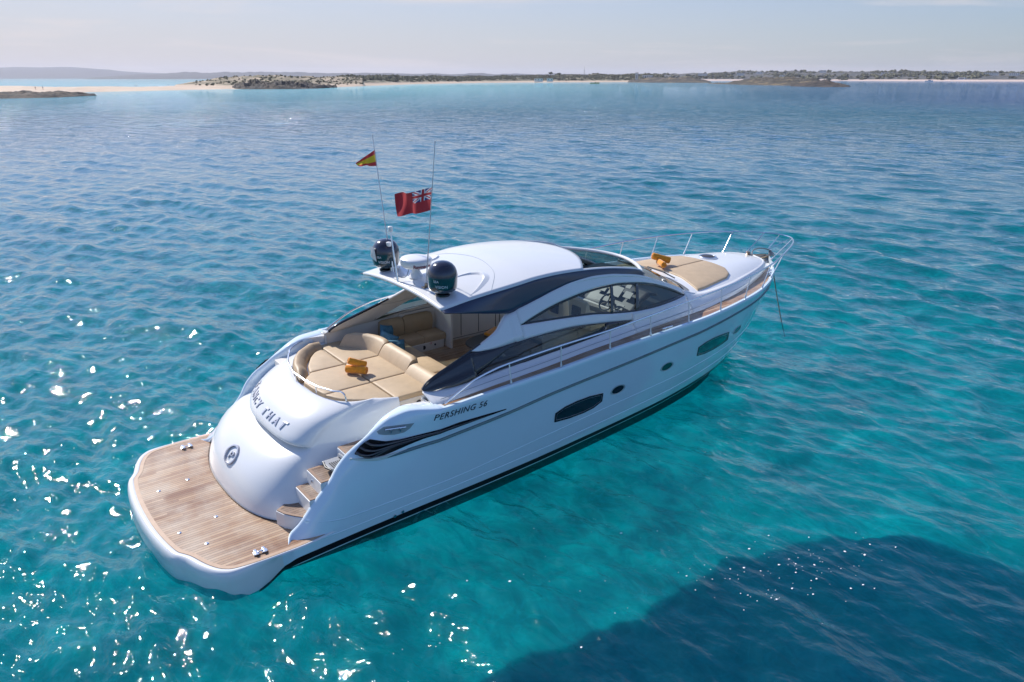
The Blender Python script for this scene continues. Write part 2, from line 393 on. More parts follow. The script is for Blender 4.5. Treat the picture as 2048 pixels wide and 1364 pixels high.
def hull_window(sd,pts,name="hull_window"):
    o=resample(pts,.05); i1=inset(o,.035); i2=inset(o,.06)
    fm=MB(); A=on_hull(sd,o,-.004); B=on_hull(sd,o,.016); C=on_hull(sd,i1,.016); D=on_hull(sd,i1,.002)
    band(fm,A,B); band(fm,B,C); band(fm,C,D)
    f=fm.build(name,M_black,yacht,angle=30)
    g=MB(); n=len(o)
    # glass pane as a grid of inset rings so it follows the flare
    xs=[p[0] for p in i1]; x0,x1=min(xs)+.002,max(xs)-.002; rows=[]
    for s in fr(x0,x1,50):
        zz=[]
        for k in range(n):
            p,q=i1[k],i1[(k+1)%n]
            if (p[0]-s)*(q[0]-s)<0: zz.append(p[1]+(q[1]-p[1])*(s-p[0])/(q[0]-p[0]))
        if len(zz)<2: continue
        za,zb2=min(zz),max(zz); rows.append([(s,sd*(HW(s,za+(zb2-za)*t/6)+.006),za+(zb2-za)*t/6) for t in range(7)])
    g.grid(rows); g.build("pane",M_paneH,f)
    l=MB(); band(l,on_hull(sd,i1,.010),on_hull(sd,inset(o,.046),.010)); l.build("inner_trim",M_chromelet,f)
def pane_builder(t,p,tcn):
    f=noise(t,mapping(t,tcn.outputs['Object'],scale=(3,3,9)),1.5,3,.6)
    c=mixc(t,f,(.002,.010,.013),(.008,.040,.045)); t.links.new(c,p.inputs['Base Color'])
M_paneH=mat('hull_pane_glass',(.01,.05,.06),.06,coat=.8,builder=pane_builder)
W1=[(6.80,1.08),(6.79,1.28),(7.03,1.36),(7.34,1.395),(7.69,1.40),(8.07,1.36),(8.09,1.16),(7.86,1.07),(7.60,1.04),(7.21,1.04)]
W2=[(11.17,1.39),(11.10,1.64),(11.4,1.70),(11.75,1.72),(12.1,1.70),(12.49,1.65),(12.60,1.40),(12.3,1.35),(11.95,1.33),(11.55,1.34)]
for sd in (-1,1):
    hull_window(sd,W1); hull_window(sd,W2)
    for cx,cz in ((8.52,1.31),(10.04,1.44),(13.02,1.55)):
        ring=lambda r,k=1: [(cx+r*1.15*math.cos(a*math.pi/12),cz+r*.5*math.sin(a*math.pi/12)*1.15) for a in range(24)]
        fm=MB(); band(fm,on_hull(sd,ring(.19),-.003),on_hull(sd,ring(.185),.012)); band(fm,on_hull(sd,ring(.185),.012),on_hull(sd,ring(.15),.004)); 
        f=fm.build("porthole",M_chromelet,yacht)
        g=MB(); fan(g,on_hull(sd,ring(.152),.002)); g.build("pane",M_black,f)
    # exhaust / drain fittings
    for s,z in ((3.31,.30),(3.46,.33),(.75,.28)):
        m=MB(); y=sd*(HW(s,z)); m.tube([(s,y-sd*.02,z),(s,y+sd*.02,z)],.028,12); m.build("drain_fitting",M_steel,yacht)

# ---- engine-room air intake: dark recess with four curved blades, name above it
def louvers(sd):
    top=[(2.69,1.66),(2.74,1.71),(2.80,1.76),(2.88,1.80),(2.97,1.83),(3.08,1.79),(3.22,1.74),(3.44,1.725),(3.84,1.74),(4.55,1.78),(5.1,1.77),(5.55,1.755)]
    bot=[(2.69,1.64),(2.73,1.62),(2.78,1.59),(2.86,1.56),(2.97,1.53),(3.12,1.51),(3.3,1.53),(3.6,1.595),(3.9,1.645),(4.33,1.68),(4.93,1.71),(5.55,1.735)]
    m=MB(); rows=[]
    for u in range(61):
        q=u/60*11; i=min(10,int(q)); t=q-i
        T=[top[i][k]*(1-t)+top[i+1][k]*t for k in (0,1)]; B=[bot[i][k]*(1-t)+bot[i+1][k]*t for k in (0,1)]
        rows.append([(a*(1-v)+b*v,sd*(HW(a*(1-v)+b*v,c*(1-v)+d*v)+.004),c*(1-v)+d*v) for v in (0,.25,.5,.75,1) for a,c,b,d in [(T[0],T[1],B[0],B[1])]])
    m.grid(rows); vent=m.build("air_intake",M_stripe,yacht)
    for k,(s0,z0,z1) in enumerate(((2.90,1.79,1.69),(2.80,1.725,1.63),(2.72,1.665,1.58),(2.80,1.60,1.545))):
        path=[]; rad=[]
        for i in range(26):
            t=i/25; s=s0+(5.2-k*.35-s0)*t**1.25
            z=z0+(z1-z0)*(1-math.exp(-t*7)); z+= (1.745-z1)*max(0,t-.15)/.85
            path.append((s,sd*(HW(s,z)+.022+.055*math.exp(-((t-.12)/.18)**2)-.06*(t<.02)),z)); rad.append(.027*(1-.8*t) if k<3 else .017*(1-.7*t))
        m=MB(); m.tube(path,rad,8); m.build("intake_blade",M_black,vent)
    # bright lower lip
    m=MB(); rows=[]
    for i in range(41):
        t=i/40; s=2.60+1.1*t; z=1.60-.12*math.sin(min(1,t*1.6)*math.pi/2)+.06*t; h=.012+.035*math.sin(math.pi*t)
        f=lambda dz,o:(s,sd*(HW(s,z+dz)+o),z+dz)
        rows.append([f(.0,-.003),f(-.004,.035*math.sin(math.pi*min(1,t+.06))),f(-h,.02*math.sin(math.pi*t)),f(-h-.03,-.003)])
    m.grid(rows); m.build("intake_lip",M_white,vent)
    # mooring cleat in its pocket
    ring=[(3.22,1.98),(3.10,1.93),(3.12,1.88),(3.22,1.845),(3.38,1.82),(3.54,1.83),(3.64,1.88),(3.72,1.96),(3.5,1.97)]
    m=MB(); fan(m,on_hull(sd,resample(ring,.05),.005)); pk=m.build("mooring_pocket",M_pocket,yacht)
    m=MB()
    for q in (0,.15):
        s=3.32+q; y=HW(s,1.88)+.015
        m.tube([(s,sd*y,1.86),(s,sd*(y+.02),1.93)],.014,8)
    m.tube([(3.22,sd*(HW(3.22,1.93)+.04),1.945),(3.56,sd*(HW(3.56,1.93)+.04),1.935)],.013,8)
    m.build("mooring_cleat",M_steel,yacht)
M_pocket=mat('pocket_grey',(.30,.34,.36),.35)
louvers(-1); louvers(1)
def letter_on(name,txt,size,f,mt,parent,ext=.006,shear=0,space=1,off=0):
    FONT['off']=off; vs,fs=text_polys(txt,size,ext,0,shear,space); FONT['off']=0
    m=MB(); m.add([f(x,y,z) for x,y,z in vs],fs); return m.build(name,mt,parent,smooth=False)
# model lettering on both topsides (reads forward on starboard)
def hullname(sd):
    def f(x,y,z):
        s=4.03+x*1.07 if sd<0 else 5.27-x*1.07
        zz=1.945+y+.0*x; return (s,sd*(HW(s,zz)+.006+z),zz)
    letter_on("hull_lettering","PERSHING 56",.155,f,M_ink,yacht,.003,shear=.32,space=1.12)
hullname(-1); hullname(1)

# ---- stern platform
half=[(-.10,0),(-.09,.45),(-.05,.9),(.02,1.30),(.10,1.45),(.17,1.58),(.27,1.86),(.37,2.06),(.47,2.18),(.60,2.25),(.9,2.29),(1.3,2.30),(1.62,2.30)]
half+=[(1.9,2.27),(2.3,2.2)]
outl=[(x,-y) for x,y in half[::-1]]+half[1:]
outl=[tuple(p)[:2] for p in cm([(x,y,0) for x,y in outl],4)]
def offs(pts,d):
    out=[]
    for i,p in enumerate(pts):
        a=Vector(pts[max(0,i-1)]);b=Vector(pts[min(len(pts)-1,i+1)]); t=(b-a).normalized(); n=Vector((-t.y,t.x)); out.append((p[0]-abs(d)*0+n.x*-d*-1,p[1]+n.y*d))
    return out
t0=offs(outl,.1); sgn=1 if t0[len(t0)//2][0]<outl[len(outl)//2][0] else -1
rows=[]
def mld(d,z):
    r=[]
    for (x,y),(x0,y0) in zip(offs(outl,sgn*d),outl):
        if x0>.55:
            k=1-.55*min(1,(x0-.55)/.35); x,y=x0+(x-x0)*k,y0+(y-y0)*k
            q=max(0,min(1,(x0-.85)/.7)); q=q*q*(3-2*q); hw=HW(x0,max(z,-.3))-.012-.03*q*(z<.4)
            if z<.43: y=math.copysign(abs(y)*(1-q)+hw*q,y)
        r.append((x,y,z))
    return r
for d,z in ((0,.425),(.0,.447),(.025,.452),(.05,.45),(.08,.43),(.10,.38),(.115,.30),(.108,.25)): rows.append(mld(d,z))
m=MB(); m.grid(rows)
def mlz(d,fz):
    zs=[fz(x0) for x0,_ in outl]; return [mld(d,z)[k][:2]+(z,) for k,z in enumerate(zs)]
zst=lambda x: ip(max(x,0),[0,.88,1.5,2.3],[-.06,-.02,.15,.24])
low=[mld(.108,.17+.08),mlz(.106,zst),mlz(.10,lambda x:zst(x)*.35),mld(.06,-.06),mld(-.1,-.14)]
nn=len(outl)
for j0 in range(nn-1):
    side_=outl[j0][0]>.88 and outl[j0+1][0]>.88
    m.grid([[r[j0],r[j0+1]] for r in low[:2]],mi=0); m.grid([[r[j0],r[j0+1]] for r in low[1:]],mi=1 if side_ else 0)
m.build("platform_moulding",[M_white,M_stripe],yacht,angle=50)
m=MB(); base=[(x,y,.44) for x,y in outl]+[(3.0,2.1,.44),(3.0,-2.1,.44)]
m.add(base,[tuple(range(len(base)))]); m.build("platform_base",M_white,yacht)
inn=offs(outl,-sgn*.075); inn2=offs(outl,-sgn*.0)
m=MB(); tk=[(x,y,.448) for x,y in inn]+[(2.6,2.05,.448),(2.6,-2.05,.448)]
m.add(tk,[tuple(range(len(tk)))]); plat=m.build("platform_teak",M_teak,yacht)
def teakrim(t,p,tcn):
    g=noise(t,tcn.outputs['Object'],9,5,.6); c=mixc(t,g,(.40,.25,.16),(.55,.38,.25)); t.links.new(c,p.inputs['Base Color'])
M_rim=mat('teak_margin',(.45,.28,.18),.5,builder=teakrim)
m=MB(); a=offs(outl,-sgn*.008); b=inn; m.grid([[(x,y,.446) for x,y in a],[(x,y,.452) for x,y in a],[(x,y,.452) for x,y in b],[(x,y,.446) for x,y in b]]); m.build("platform_margin",M_rim,yacht,smooth=False)
for x,y in ((.46,-1.38),(.20,-.84),(.82,-.72),(.28,.65),(.80,.75)):
    m=MB(); m.lathe([(.032,0),(.032,.004),(.026,.007),(.001,.007)],(x,y,.449),16); m.build("deck_cap",M_steel,yacht)
for y in (-2.10,1.98):
    for dx in (0,.13):
        m=MB(); x=.93+dx+(0 if y<0 else .1); m.box(x,x+.09,y-.045,y+.045,.449,.475); m.box(x+.02,x+.07,y-.075,y+.075,.475,.492); m.build("pop_up_cleat",M_steel,yacht,bevel=.006)
    m=MB(); x=1.0 if y<0 else 1.1; m.box(x,x+.12,y-.012,y+.012,.475,.488); m.build("cleat_bar",M_steel,yacht,bevel=.003)

# ---- stern dome (garage door and its brow)
def dS0(z,wbr=0): return 0
ROWS=[(.44,1.20),(.6,1.235),(.75,1.29),(.9,1.37),(1.03,1.47),(1.15,1.60),(1.24,1.74),(1.31,1.90),(1.35,2.04),(1.375,2.16),(1.39,2.24),(1.41,2.22),(1.425,2.12),(1.44,2.04),(1.47,2.005),(1.51,2.01),(1.58,2.06),(1.68,2.15),(1.78,2.28),(1.86,2.43),(1.92,2.58),(1.955,2.70),(1.975,2.78),(1.98,2.82),(1.97,2.85),(1.88,2.865)]
def wside(z): return ip(z,[.44,.8,1.25,1.45,1.7,2.0],[-1.66,-1.5,-1.25,-1.12,-1.10,-1.10])
def send(z): return ip(z,[.44,.8,1.25,1.45,1.8,2.0],[2.15,2.2,2.38,2.50,2.95,3.72])
def wfwd(z): return ip(z,[.44,.8,1.25,1.5,2.0],[-1.66,-1.53,-1.5,-1.42,-1.30])
def dome_row(z,s0,k=0):
    n=ip(z,[.44,1.2,1.5,2.0],[2.6,3.0,3.2,2.4]); a=.2-wside(z)-k; b=send(z)-s0; out=[]
    cp=ip(z,[.44,1.0,1.5,1.98],[.42,.5,.7,.95])
    out.append((4.0,1.96-k,z)); 
    P2=1.94-k
    out.append((s0+cp+.35,1.96-k,z-.0))
    for i in range(22):
        w=P2-(P2-.2)*i/22; e=cp*max(0,(w-.2)/(P2-.2))**2.3; out.append((s0+e,w,z))
    for i in range(33):
        ph=math.pi/2*i/32; x=math.sin(ph)**(2/n); y=math.cos(ph)**(2/n)
        out.append((s0+b*(1-y),.2-a*x,z))
    w1=wside(z)+k; w2=wfwd(z)+k; e=s0+b
    for t in (.25,.5,.75,1): out.append((e+(4.0-e)*t,w1+(w2-w1)*t**.8,z))
    return out
m=MB(); rr=[dome_row(z,s0,(.0 if i<22 else [.01,.03,.06,.075][i-22])) for i,(z,s0) in enumerate(ROWS)]
m.grid(rr,cap1=True); dome=m.build("garage_dome",M_white,yacht,angle=60)
m=MB()  # dark seam where the dome meets the platform
m.grid([[(x-.012 if i<len(rr[0])-8 else x,y*1.004,.452) for i,(x,y,z) in enumerate(rr[0])],[(x-.012 if i<len(rr[0])-8 else x,y*1.004,.475) for i,(x,y,z) in enumerate(rr[0])]])
m.build("dome_seal",M_dark,yacht)
def brow(z,w,off=0):
    s0=np.interp(z,[r[0] for r in ROWS[13:]],[r[1] for r in ROWS[13:]])
    if w>.2: e=ip(z,[.44,1.0,1.5,1.98],[.42,.5,.7,.95])*((w-.2)/1.74)**2.3
    else:
        n=ip(z,[.44,1.2,1.5,2.0],[2.6,3.0,3.2,2.4]); a=.2-wside(z); b=send(z)-s0; x=min(1,(.2-w)/a); e=b*(1-(1-x**n)**(1/n))
    return s0+e-off
def lowd(z,w,off=0):
    s0=np.interp(z,[r[0] for r in ROWS[:11]],[r[1] for r in ROWS[:11]])
    if w>.2: e=ip(z,[.44,1.0,1.5,1.98],[.42,.5,.7,.95])*((w-.2)/1.74)**2.3
    else: e=.07*((.2-w)/.8)**2
    return s0+e-off
# boat name: ten raised steel letters on the brow
word="FANCY THAT"; wpos=[1.38,1.17,.95,.74,.52,0,.20,-.04,-.28,-.53]
for ch,wc in zip(word,wpos):
    if ch==' ': continue
    FONT['off']=.006
    vs,fs=text_polys(ch,.25,.007,0,.22); FONT['off']=0
    wd_=max(v[0] for v in vs); q=[]
    for x,y,z in vs:
        w=wc+.0-(x-wd_/2)*.92; zz=1.60+y*.62; q.append((brow(zz,w)-.0-(z+.010)*.8,w,zz+(z+.010)*.6))
    m=MB(); m.add(q,fs); m.build("name_letter",M_chromelet,dome,smooth=False)
# round emblem: ring with a slanted letter P
m=MB(); rows=[]
cw,cz,R=.17,1.0,.205
def onlow(du,dv,off):  # du to port, dv up along the slope
    z=cz+dv*.62; return (lowd(z,cw+du)-off,cw+du,z+off*.6)
for i in range(49):
    a=2*math.pi*i/48; rows.append([onlow(math.cos(a)*r,math.sin(a)*r*1.1,o) for r,o in ((R+.0,.0),(R-.004,.03),(R-.032,.03),(R-.036,.0))])
m.grid(rows); ring=m.build("emblem_ring",M_chromelet,dome)
vs,fs=text_polys("P",.25,.010,0,.25)
cx=max(v[0] for v in vs)/2; m=MB(); m.add([onlow(-(x-cx),(y-.088)*1.05,.012+z) for x,y,z in vs],fs); m.build("emblem_letter",M_chromelet,dome,smooth=False)
# port channel floor between dome and bulwark
m=MB(); rows=[]
for s in fr(1.55,4.1,30):
    z=ip(s,[1.5,1.9,2.4,3.0,3.6,4.1],[.44,.8,1.25,1.62,1.86,1.98]); rows.append([(s,1.90,z),(s,1.97,z-.03),(s,2.06,z)])
m.grid(rows); m.build("side_gutter",M_white,yacht)

# ---- boarding steps on the starboard quarter
def step(z,x0,x1,y0=-2.0,y1=-1.45,front=None):
    m=MB(); o=front or [(x0,y0),(x1,y0),(x1,y1),(x0,y1)]
    m.prism(o,.44,z); st=m.build("boarding_step",M_white,yacht,smooth=False,bevel=.008)
    m=MB(); i=inset(o,.012); m.add([(x,y,z+.012) for x,y in i]+[(x,y,z) for x,y in i],[tuple(range(len(i)))]+[(k,(k+1)%len(i),len(i)+(k+1)%len(i),len(i)+k) for k in range(len(i))]); m.build("step_teak",M_teakg,st,smooth=False)
    m=MB(); j=inset(o,.06); m.grid([[(x,y,z+.013) for x,y in i],[(x,y,z+.015) for x,y in i],[(x,y,z+.015) for x,y in j],[(x,y,z+.013) for x,y in j]],closed=True); m.build("step_margin",M_srim,st,smooth=False)
M_srim=mat('step_margin_teak',(.30,.19,.125),.55,var=.12,vscale=9)
step(.70,0,0,front=[(1.54,-1.52),(1.60,-1.70),(1.70,-1.85),(1.82,-2.0),(2.3,-2.0),(2.3,-1.40),(1.75,-1.40)])
step(.97,1.93,2.6); step(1.22,2.14,2.9); step(1.46,2.70,4.6)
m=MB(); m.box(2.36,2.66,-1.93,-1.58,1.34,1.37); g=m.build("gangway_grating",M_grating,yacht,bevel=.01,smooth=False)
m=MB(); m.tube([(2.37,-1.63,1.36),(2.33,-1.8,1.36),(2.37,-1.93,1.36)],.02,8); m.build("gangway_rim",M_dark,g)
m=MB(); m.tube([(2.66,-1.60,1.40),(2.68,-1.93,1.42)],.03,6); m.build("gangway_hinge",M_grating,g)
m=MB()
for k in range(6): m.box(2.42+k*.035,2.437+k*.035,-2.0,-1.72,1.371,1.378)
m.build("grating_slots",M_dark,g,smooth=False)
for x,z in ((2.125,1.12),): 
    m=MB(); m.tube([(2.15,-1.66,1.11),(2.128,-1.66,1.11)],.028,14); m.build("step_light",M_steel,yacht)

# ---- cockpit sole, coaming, inner faces
m=MB(); m.prism([(3.6,-2.06),(8.6,-1.95),(8.6,1.95),(3.6,1.96)],1.40,1.47); m.build("cockpit_sole",M_teak,yacht,smooth=False)
def T(s): return ip(s,[4.16,4.20,4.33,4.78,5.28,5.75,5.90,6.04,6.17,6.34],[2.26,2.30,2.38,2.53,2.69,2.86,2.925,3.03,3.13,3.185]) if s<6.34 else Rz(s)
def swbot(s): return ip(s,[4.16,4.31,4.64,5.26,5.94,7.41,8.21,8.63,9.29],[2.25,2.22,2.22,2.25,2.30,2.37,2.42,2.46,2.535])
def swtop(s): return T(s) if s<5.28 else ip(s,[5.28,5.43,5.68,6.14,6.57,7.48,8.45,9.29],[2.69,2.66,2.655,2.675,2.70,2.72,2.64,2.54])
def uwt(s): return ip(s,[6.43,6.88,7.4,8.02,8.51,8.89,9.63,10.18,10.74,11.06,11.26],[2.942,3.075,3.20,3.29,3.32,3.315,3.225,3.10,2.91,2.77,2.66])
def uwb(s): return ip(s,[6.43,7.24,8.13,8.8,9.5,10.24,10.75,11.26],[2.938,2.91,2.85,2.755,2.68,2.65,2.65,2.655])
def sp(sd,s,z,off=0): return (s,sd*(W(s,z)+off),z)
def strip(mb,sd,s0,s1,zb,zt,n,k=4,off=0,mi=0):
    rows=[]
    for s in fr(s0,s1,n):
        a=zb(s);b=max(zt(s),a+.0005); rows.append([sp(sd,s,a+(b-a)*j/k,off) for j in range(k+1)])
    mb.grid(rows,mi=mi)
def zd0(s): return zdeck(s)-.03
for sd in (-1,1):
    m=MB()
    strip(m,sd,4.16,9.29,zd0,swbot,60,6)
    strip(m,sd,5.28,6.43,swtop,T,30,5)
    strip(m,sd,6.43,9.29,swtop,uwb,36,5)
    strip(m,sd,9.29,11.26,zd0,uwb,24,6)
    strip(m,sd,6.43,11.26,uwt,T,60,6)
    strip(m,sd,11.26,16.0,zd0,T,60,8)
    side=m.build("side_moulding",M_white,yacht,angle=40,solid=.045,offset=0)
    # swoosh: dark moulded panel with a long window in it
    def gt(s): return ip(s,[5.25,6.33,6.87,7.81,8.50],[2.29,2.66,2.69,2.675,2.615])
    def gb(s): return ip(s,[5.25,6.79,7.58,8.33,8.50],[2.275,2.42,2.45,2.50,2.57])
    m=MB()
    strip(m,sd,4.16,5.25,swbot,swtop,24,4,.006); strip(m,sd,5.25,8.5,swbot,gb,40,2,.006); strip(m,sd,5.25,8.5,gt,swtop,60,4,.006); strip(m,sd,8.5,9.29,swbot,swtop,12,3,.006)
    sw=m.build("dark_side_panel",M_black,yacht,angle=50,solid=.05,offset=0)
    m=MB(); strip(m,sd,4.18,5.25,swbot,lambda s:swtop(s)-.01,24,4,-.055); strip(m,sd,5.25,8.5,lambda s:gt(s)+.01,lambda s:swtop(s)-.004,60,4,-.055); strip(m,sd,5.25,8.5,swbot,gb,40,2,-.055); strip(m,sd,5.3,6.43,swtop,lambda s:T(s)-.01,30,4,-.055); m.build("panel_liner",M_cream,sw)
    m=MB(); strip(m,sd,5.25,8.5,gb,gt,50,3,-.004); m.build("side_glass",M_glassd,sw)
    m=MB(); rows=[]      # rounded top edge of the dark panel and the arch's aft edge
    rail=[(s,sd*(W(s,T(s))-.01),T(s)) for s in fr(4.17,5.5,24)]
    m.tube(rail,[.010+.010*min(1,i/8) for i in range(25)],8); m.build("panel_edge",M_black,sw)
    m=MB(); m.tube([(s,sd*(W(s,T(s))-.012),T(s)-.012) for s in fr(5.4,6.4,24)],[.012+.026*i/24 for i in range(25)],8); m.build("arch_edge",M_white,side)
    # upper window
    m=MB(); fz=.04
    strip(m,sd,6.43,11.26,lambda s:uwb(s),lambda s:min(uwb(s)+fz,uwt(s)),80,1,.006); strip(m,sd,6.43,11.26,lambda s:max(uwt(s)-fz,uwb(s)),uwt,80,1,.006)
    for a,b,w_ in ((8.85,8.71,.035),(9.63,9.45,.04)):
        rows=[]
        for i in range(9):
            t=i/8; s=b+(a-b)*t; z=uwb(s)+.01+(uwt(s)-uwb(s)-.02)*t; rows.append([sp(sd,s-w_,z,.006),sp(sd,s-w_,z,.012),sp(sd,s+w_,z,.012),sp(sd,s+w_,z,.006)])
        m.grid(rows)
    fw=m.build("side_window",M_black,yacht,angle=40,solid=.012,offset=0)
    m=MB(); strip(m,sd,6.55,11.15,lambda s:uwb(s)+.02,lambda s:max(uwt(s)-.02,uwb(s)+.021),60,4,-.008); m.build("pane",M_glass,fw)
    m=MB(); P_=[(s,sd*(Rw(s)+.012),Rz(s)-.016) for s in fr(7.1,12.6,60)]; m.tube(P_,[.006+.032*min(1,i/14,(60-i)/10) for i in range(61)],10); m.build("arch_shoulder",M_white,side)
    # navy stripe: side of the hardtop
    def E(s): return ip(s,[4.82,5.37,6.58,7,7.44,7.9,8.38,8.88,9.49,9.8,10.0],[3.47,3.55,3.66,3.70,3.712,3.70,3.67,3.62,3.52,3.45,3.34])
    def lowe(s): return (ip(s,[4.82,5.9,6.6],[1.56,1.55,1.504]),ip(s,[4.82,6.24],[3.455,3.175])) if s<6.24 else (ip(s,[5.9,6.6],[1.55,1.504]) if s<6.6 else Rw(s)+.004,min(Rz(s),E(s)-.01))
    m=MB(); rows=[]
    for s in fr(4.82,9.98,70):
        w,z=lowe(s); e=E(s); we=1.45
        rows.append([(s,sd*(we+(w-we)*t**.7),e+(z-e)*t) for t in (0,.12,.3,.5,.52,.8,1)])
    m.grid(rows); m.build("hardtop_stripe",M_navy,yacht,angle=30,solid=.02,offset=0)
    m=MB(); m.tube([(s,sd*1.45,E(s)+.004) for s in fr(4.84,9.9,50)],.014,6); m.build("hardtop_edge_trim",M_white,yacht)
    # inner face of the coaming down to the sole, and the aft end of the side deck moulding
    m=MB(); m.grid([[(s,sd*(Bw(s)-ip(s,[4,6,7],[.28,.22,.17])),z) for z in (1.44,1.8,zdeck(s)+.10)] for s in fr(4.1,12,30)])
    m.grid([[(4.12,sd*w,z) for z in (1.44,zdeck(4.1)+.06)] for w in (1.86,2.0,2.17)]); m.build("coaming_liner",M_cream,yacht)
    m=MB(); m.grid([[(s,sd*(Bw(s)-.17-.12*(s<6)),zdeck(s)+.12),(s,sd*(W(s,swbot(s))-.02),swbot(s)-.005)] for s in fr(4.18,9.2,30)]); m.build("coaming_top",M_cream,yacht)
    # side deck: white margin with a teak strip 4 mm above
    m=MB(); rows=[]
    for s in fr(4.18,16.35,90):
        a=max(0,Bw(s)-.08); b=max(a+.01,SH(s)-.09); z=zdeck(s); rows.append([(s,sd*a,z),(s,sd*b,z)])
    m.grid(rows); m.build("side_deck",M_white,yacht)
    m=MB(); rows=[]
    for s in fr(4.25,16.0,90):
        a=Bw(s)+.02; b=max(a+.005,SH(s)-.15); z=zdeck(s)+.005; rows.append([(s,sd*a,z),(s,sd*b,z)])
    m.grid(rows); m.build("side_deck_teak",M_teak,yacht)
    m=MB(); rows=[]
    for s in fr(3.45,4.3,10):
        z=ztop(s)-.012; rows.append([(s,sd*(HW(s,z)-.05),z),(s,sd*ip(s,[3.45,3.7,4.3],[1.98,1.95,1.98]),z),(s,sd*ip(s,[3.45,3.7,4.3],[1.98,1.95,1.98]),1.4)])
    m.grid(rows); m.build("quarter_cap",M_white,yacht,angle=30)
    m=MB(); m.tube([(s,sd*(Bw(s)+.004),zdeck(s)+.10) for s in fr(4.3,15.8,70)],.006,5); m.build("deck_groove",M_pocket,yacht)
# foredeck plating ahead of the coachroof
m=MB(); m.add([(16.0,-.45,zdeck(16)),(16.0,.45,zdeck(16)),(16.62,.1,zdeck(16.6)),(16.62,-.1,zdeck(16.6))],[(0,1,2,3)]); m.build("bow_plate",M_white,yacht)
m=MB(); m.add([(15.75,-.6,zdeck(16)+.006),(15.75,.6,zdeck(16)+.006),(16.25,.28,zdeck(16)+.006),(16.5,.05,zdeck(16)+.006),(16.5,-.05,zdeck(16)+.006),(16.25,-.28,zdeck(16)+.006)],[(0,1,2,3,4,5)]); m.build("bow_teak",M_teak,yacht)

# ---- hardtop
def E(s): return ip(s,[4.82,5.37,6.58,7,7.44,7.9,8.38,8.88,9.49,9.8,10.0],[3.47,3.55,3.66,3.70,3.712,3.70,3.67,3.62,3.52,3.45,3.34])
def roofz(s,w):
    u=min(1,abs(w)/1.45); return E(s)+ip(s,[4.82,5.4,6.5,8.9],[.10,.14,.17,.12])*(1-u**2.2)
m=MB(); rows=[]
for i in range(49):
    a=i/48; r=[]
    for j in range(41):
        u=-1+2*j/40; sf=8.85-.68*u*u; s=4.82+(sf-4.82)*a; r.append((s,u*1.445,roofz(s,u*1.445)+.004))
    rows.append(r)
m.grid(rows); roof=m.build("hardtop",M_white,yacht,angle=50,solid=.05,offset=0)
m=MB(); m.tube([(8.86-.68*u*u,u*1.42,roofz(8.86-.68*u*u,u*1.42)-.01) for u in fr(-1,1,30)],.022,8); m.build("hardtop_front_edge",M_bronze2 if False else M_chromelet,roof)
# shallow moulded crescent and panel joint on the roof
def roofline(pts,r,mt,name):
    m=MB(); m.tube([(s,w,roofz(s,w)+.020) for s,w,_ in cm([(a,b,0) for a,b in pts],6)],r,6); m.build(name,mt,roof)
# forward frame that carries the windscreen
def BC(u): return (10.65-.70*u*u,3.33+.0*u)
def WB(u): return (12.02-.42*u*u, 2.66)
front=[(BC(u)[0],u*1.42,BC(u)[1]) for u in fr(-1,1,30)]
m=MB()
left=[(s,-1.42,E(s)-.012) for s in fr(8.0,9.85,12)]; right=[(s,1.42,E(s)-.012) for s in fr(8.0,9.85,12)][::-1]
path=left+front[1:-1]+right; m.tube(path,.04,10); m.build("hardtop_front_frame",M_white,yacht)
m=MB(); rows=[]
for i in range(17):
    v=i/16; r=[]
    for j in range(31):
        u=-1+2*j/30; s=BC(u)[0]+(WB(u)[0]-BC(u)[0])*v; k=abs(u)**5
        zc=BC(u)[1]+(WB(u)[1]-BC(u)[1])*v+.012*math.sin(math.pi*v)
        r.append((s,u*(Rw(s)-.03),zc*(1-k)+(Rz(s)-.0)*k))
    rows.append(r)
m.grid(rows); wind=m.build("windscreen",M_wind,yacht)
m=MB(); m.grid([[(WB(u)[0]+d,u*(Rw(WB(u)[0])-.03-d*.3),WB(u)[1]+h) for u in fr(-1,1,24)] for d,h in ((-.03,.004),(.0,.018),(.035,.012),(.05,-.02))]); m.build("windscreen_seal",M_dark,wind)
for a,b in (((12.02,-.62,2.71),(11.98,.10,2.80)),((12.10,.20,2.72),(11.80,.95,2.80)),):
    m=MB(); m.tube([a,((a[0]+b[0])/2,(a[1]+b[1])/2,(a[2]+b[2])/2+.03),b],.014,6); m.tube([(b[0]-.02,b[1]-.45*(1 if b[1]>a[1] else -1),b[2]+.0),(b[0]+.02,b[1]+.15,b[2])],.018,6); m.build("windscreen_wiper",M_dark,wind)
# ---- foredeck top
m=MB(); rows=[]
for i in range(45):
    a=i/44; r=[]
    for j in range(33):
        u=-1+2*j/32; s0=WB(u)[0]; s=s0+(15.96-s0)*a; zc=ip(s,[11.6,12.3,14,15.2,15.96],[2.64,2.69,2.72,2.68,2.585]); rw=Rw(s)
        r.append((s,u*rw,zc+(Rz(s)-zc)*abs(u)**3))
    rows.append(r)
m.grid(rows); m.build("foredeck",M_white,yacht,angle=50)
def fdz(s,w): 
    zc=ip(s,[11.6,12.3,14,15.2,15.96],[2.64,2.69,2.72,2.68,2.585]); return zc+(Rz(s)-zc)*min(1,abs(w)/max(.05,Rw(s)))**3
m=MB(); o=[(12.34,0),(12.26,.6),(12.05,1.2),(12.35,1.22),(13.35,1.1),(13.62,1.0),(13.82,.72),(13.86,.3),(13.86,-.3),(13.82,-.72),(13.6,-.98),(13.3,-1.1),(12.35,-1.22),(12.05,-1.2),(12.26,-.6)]
pd=MB()
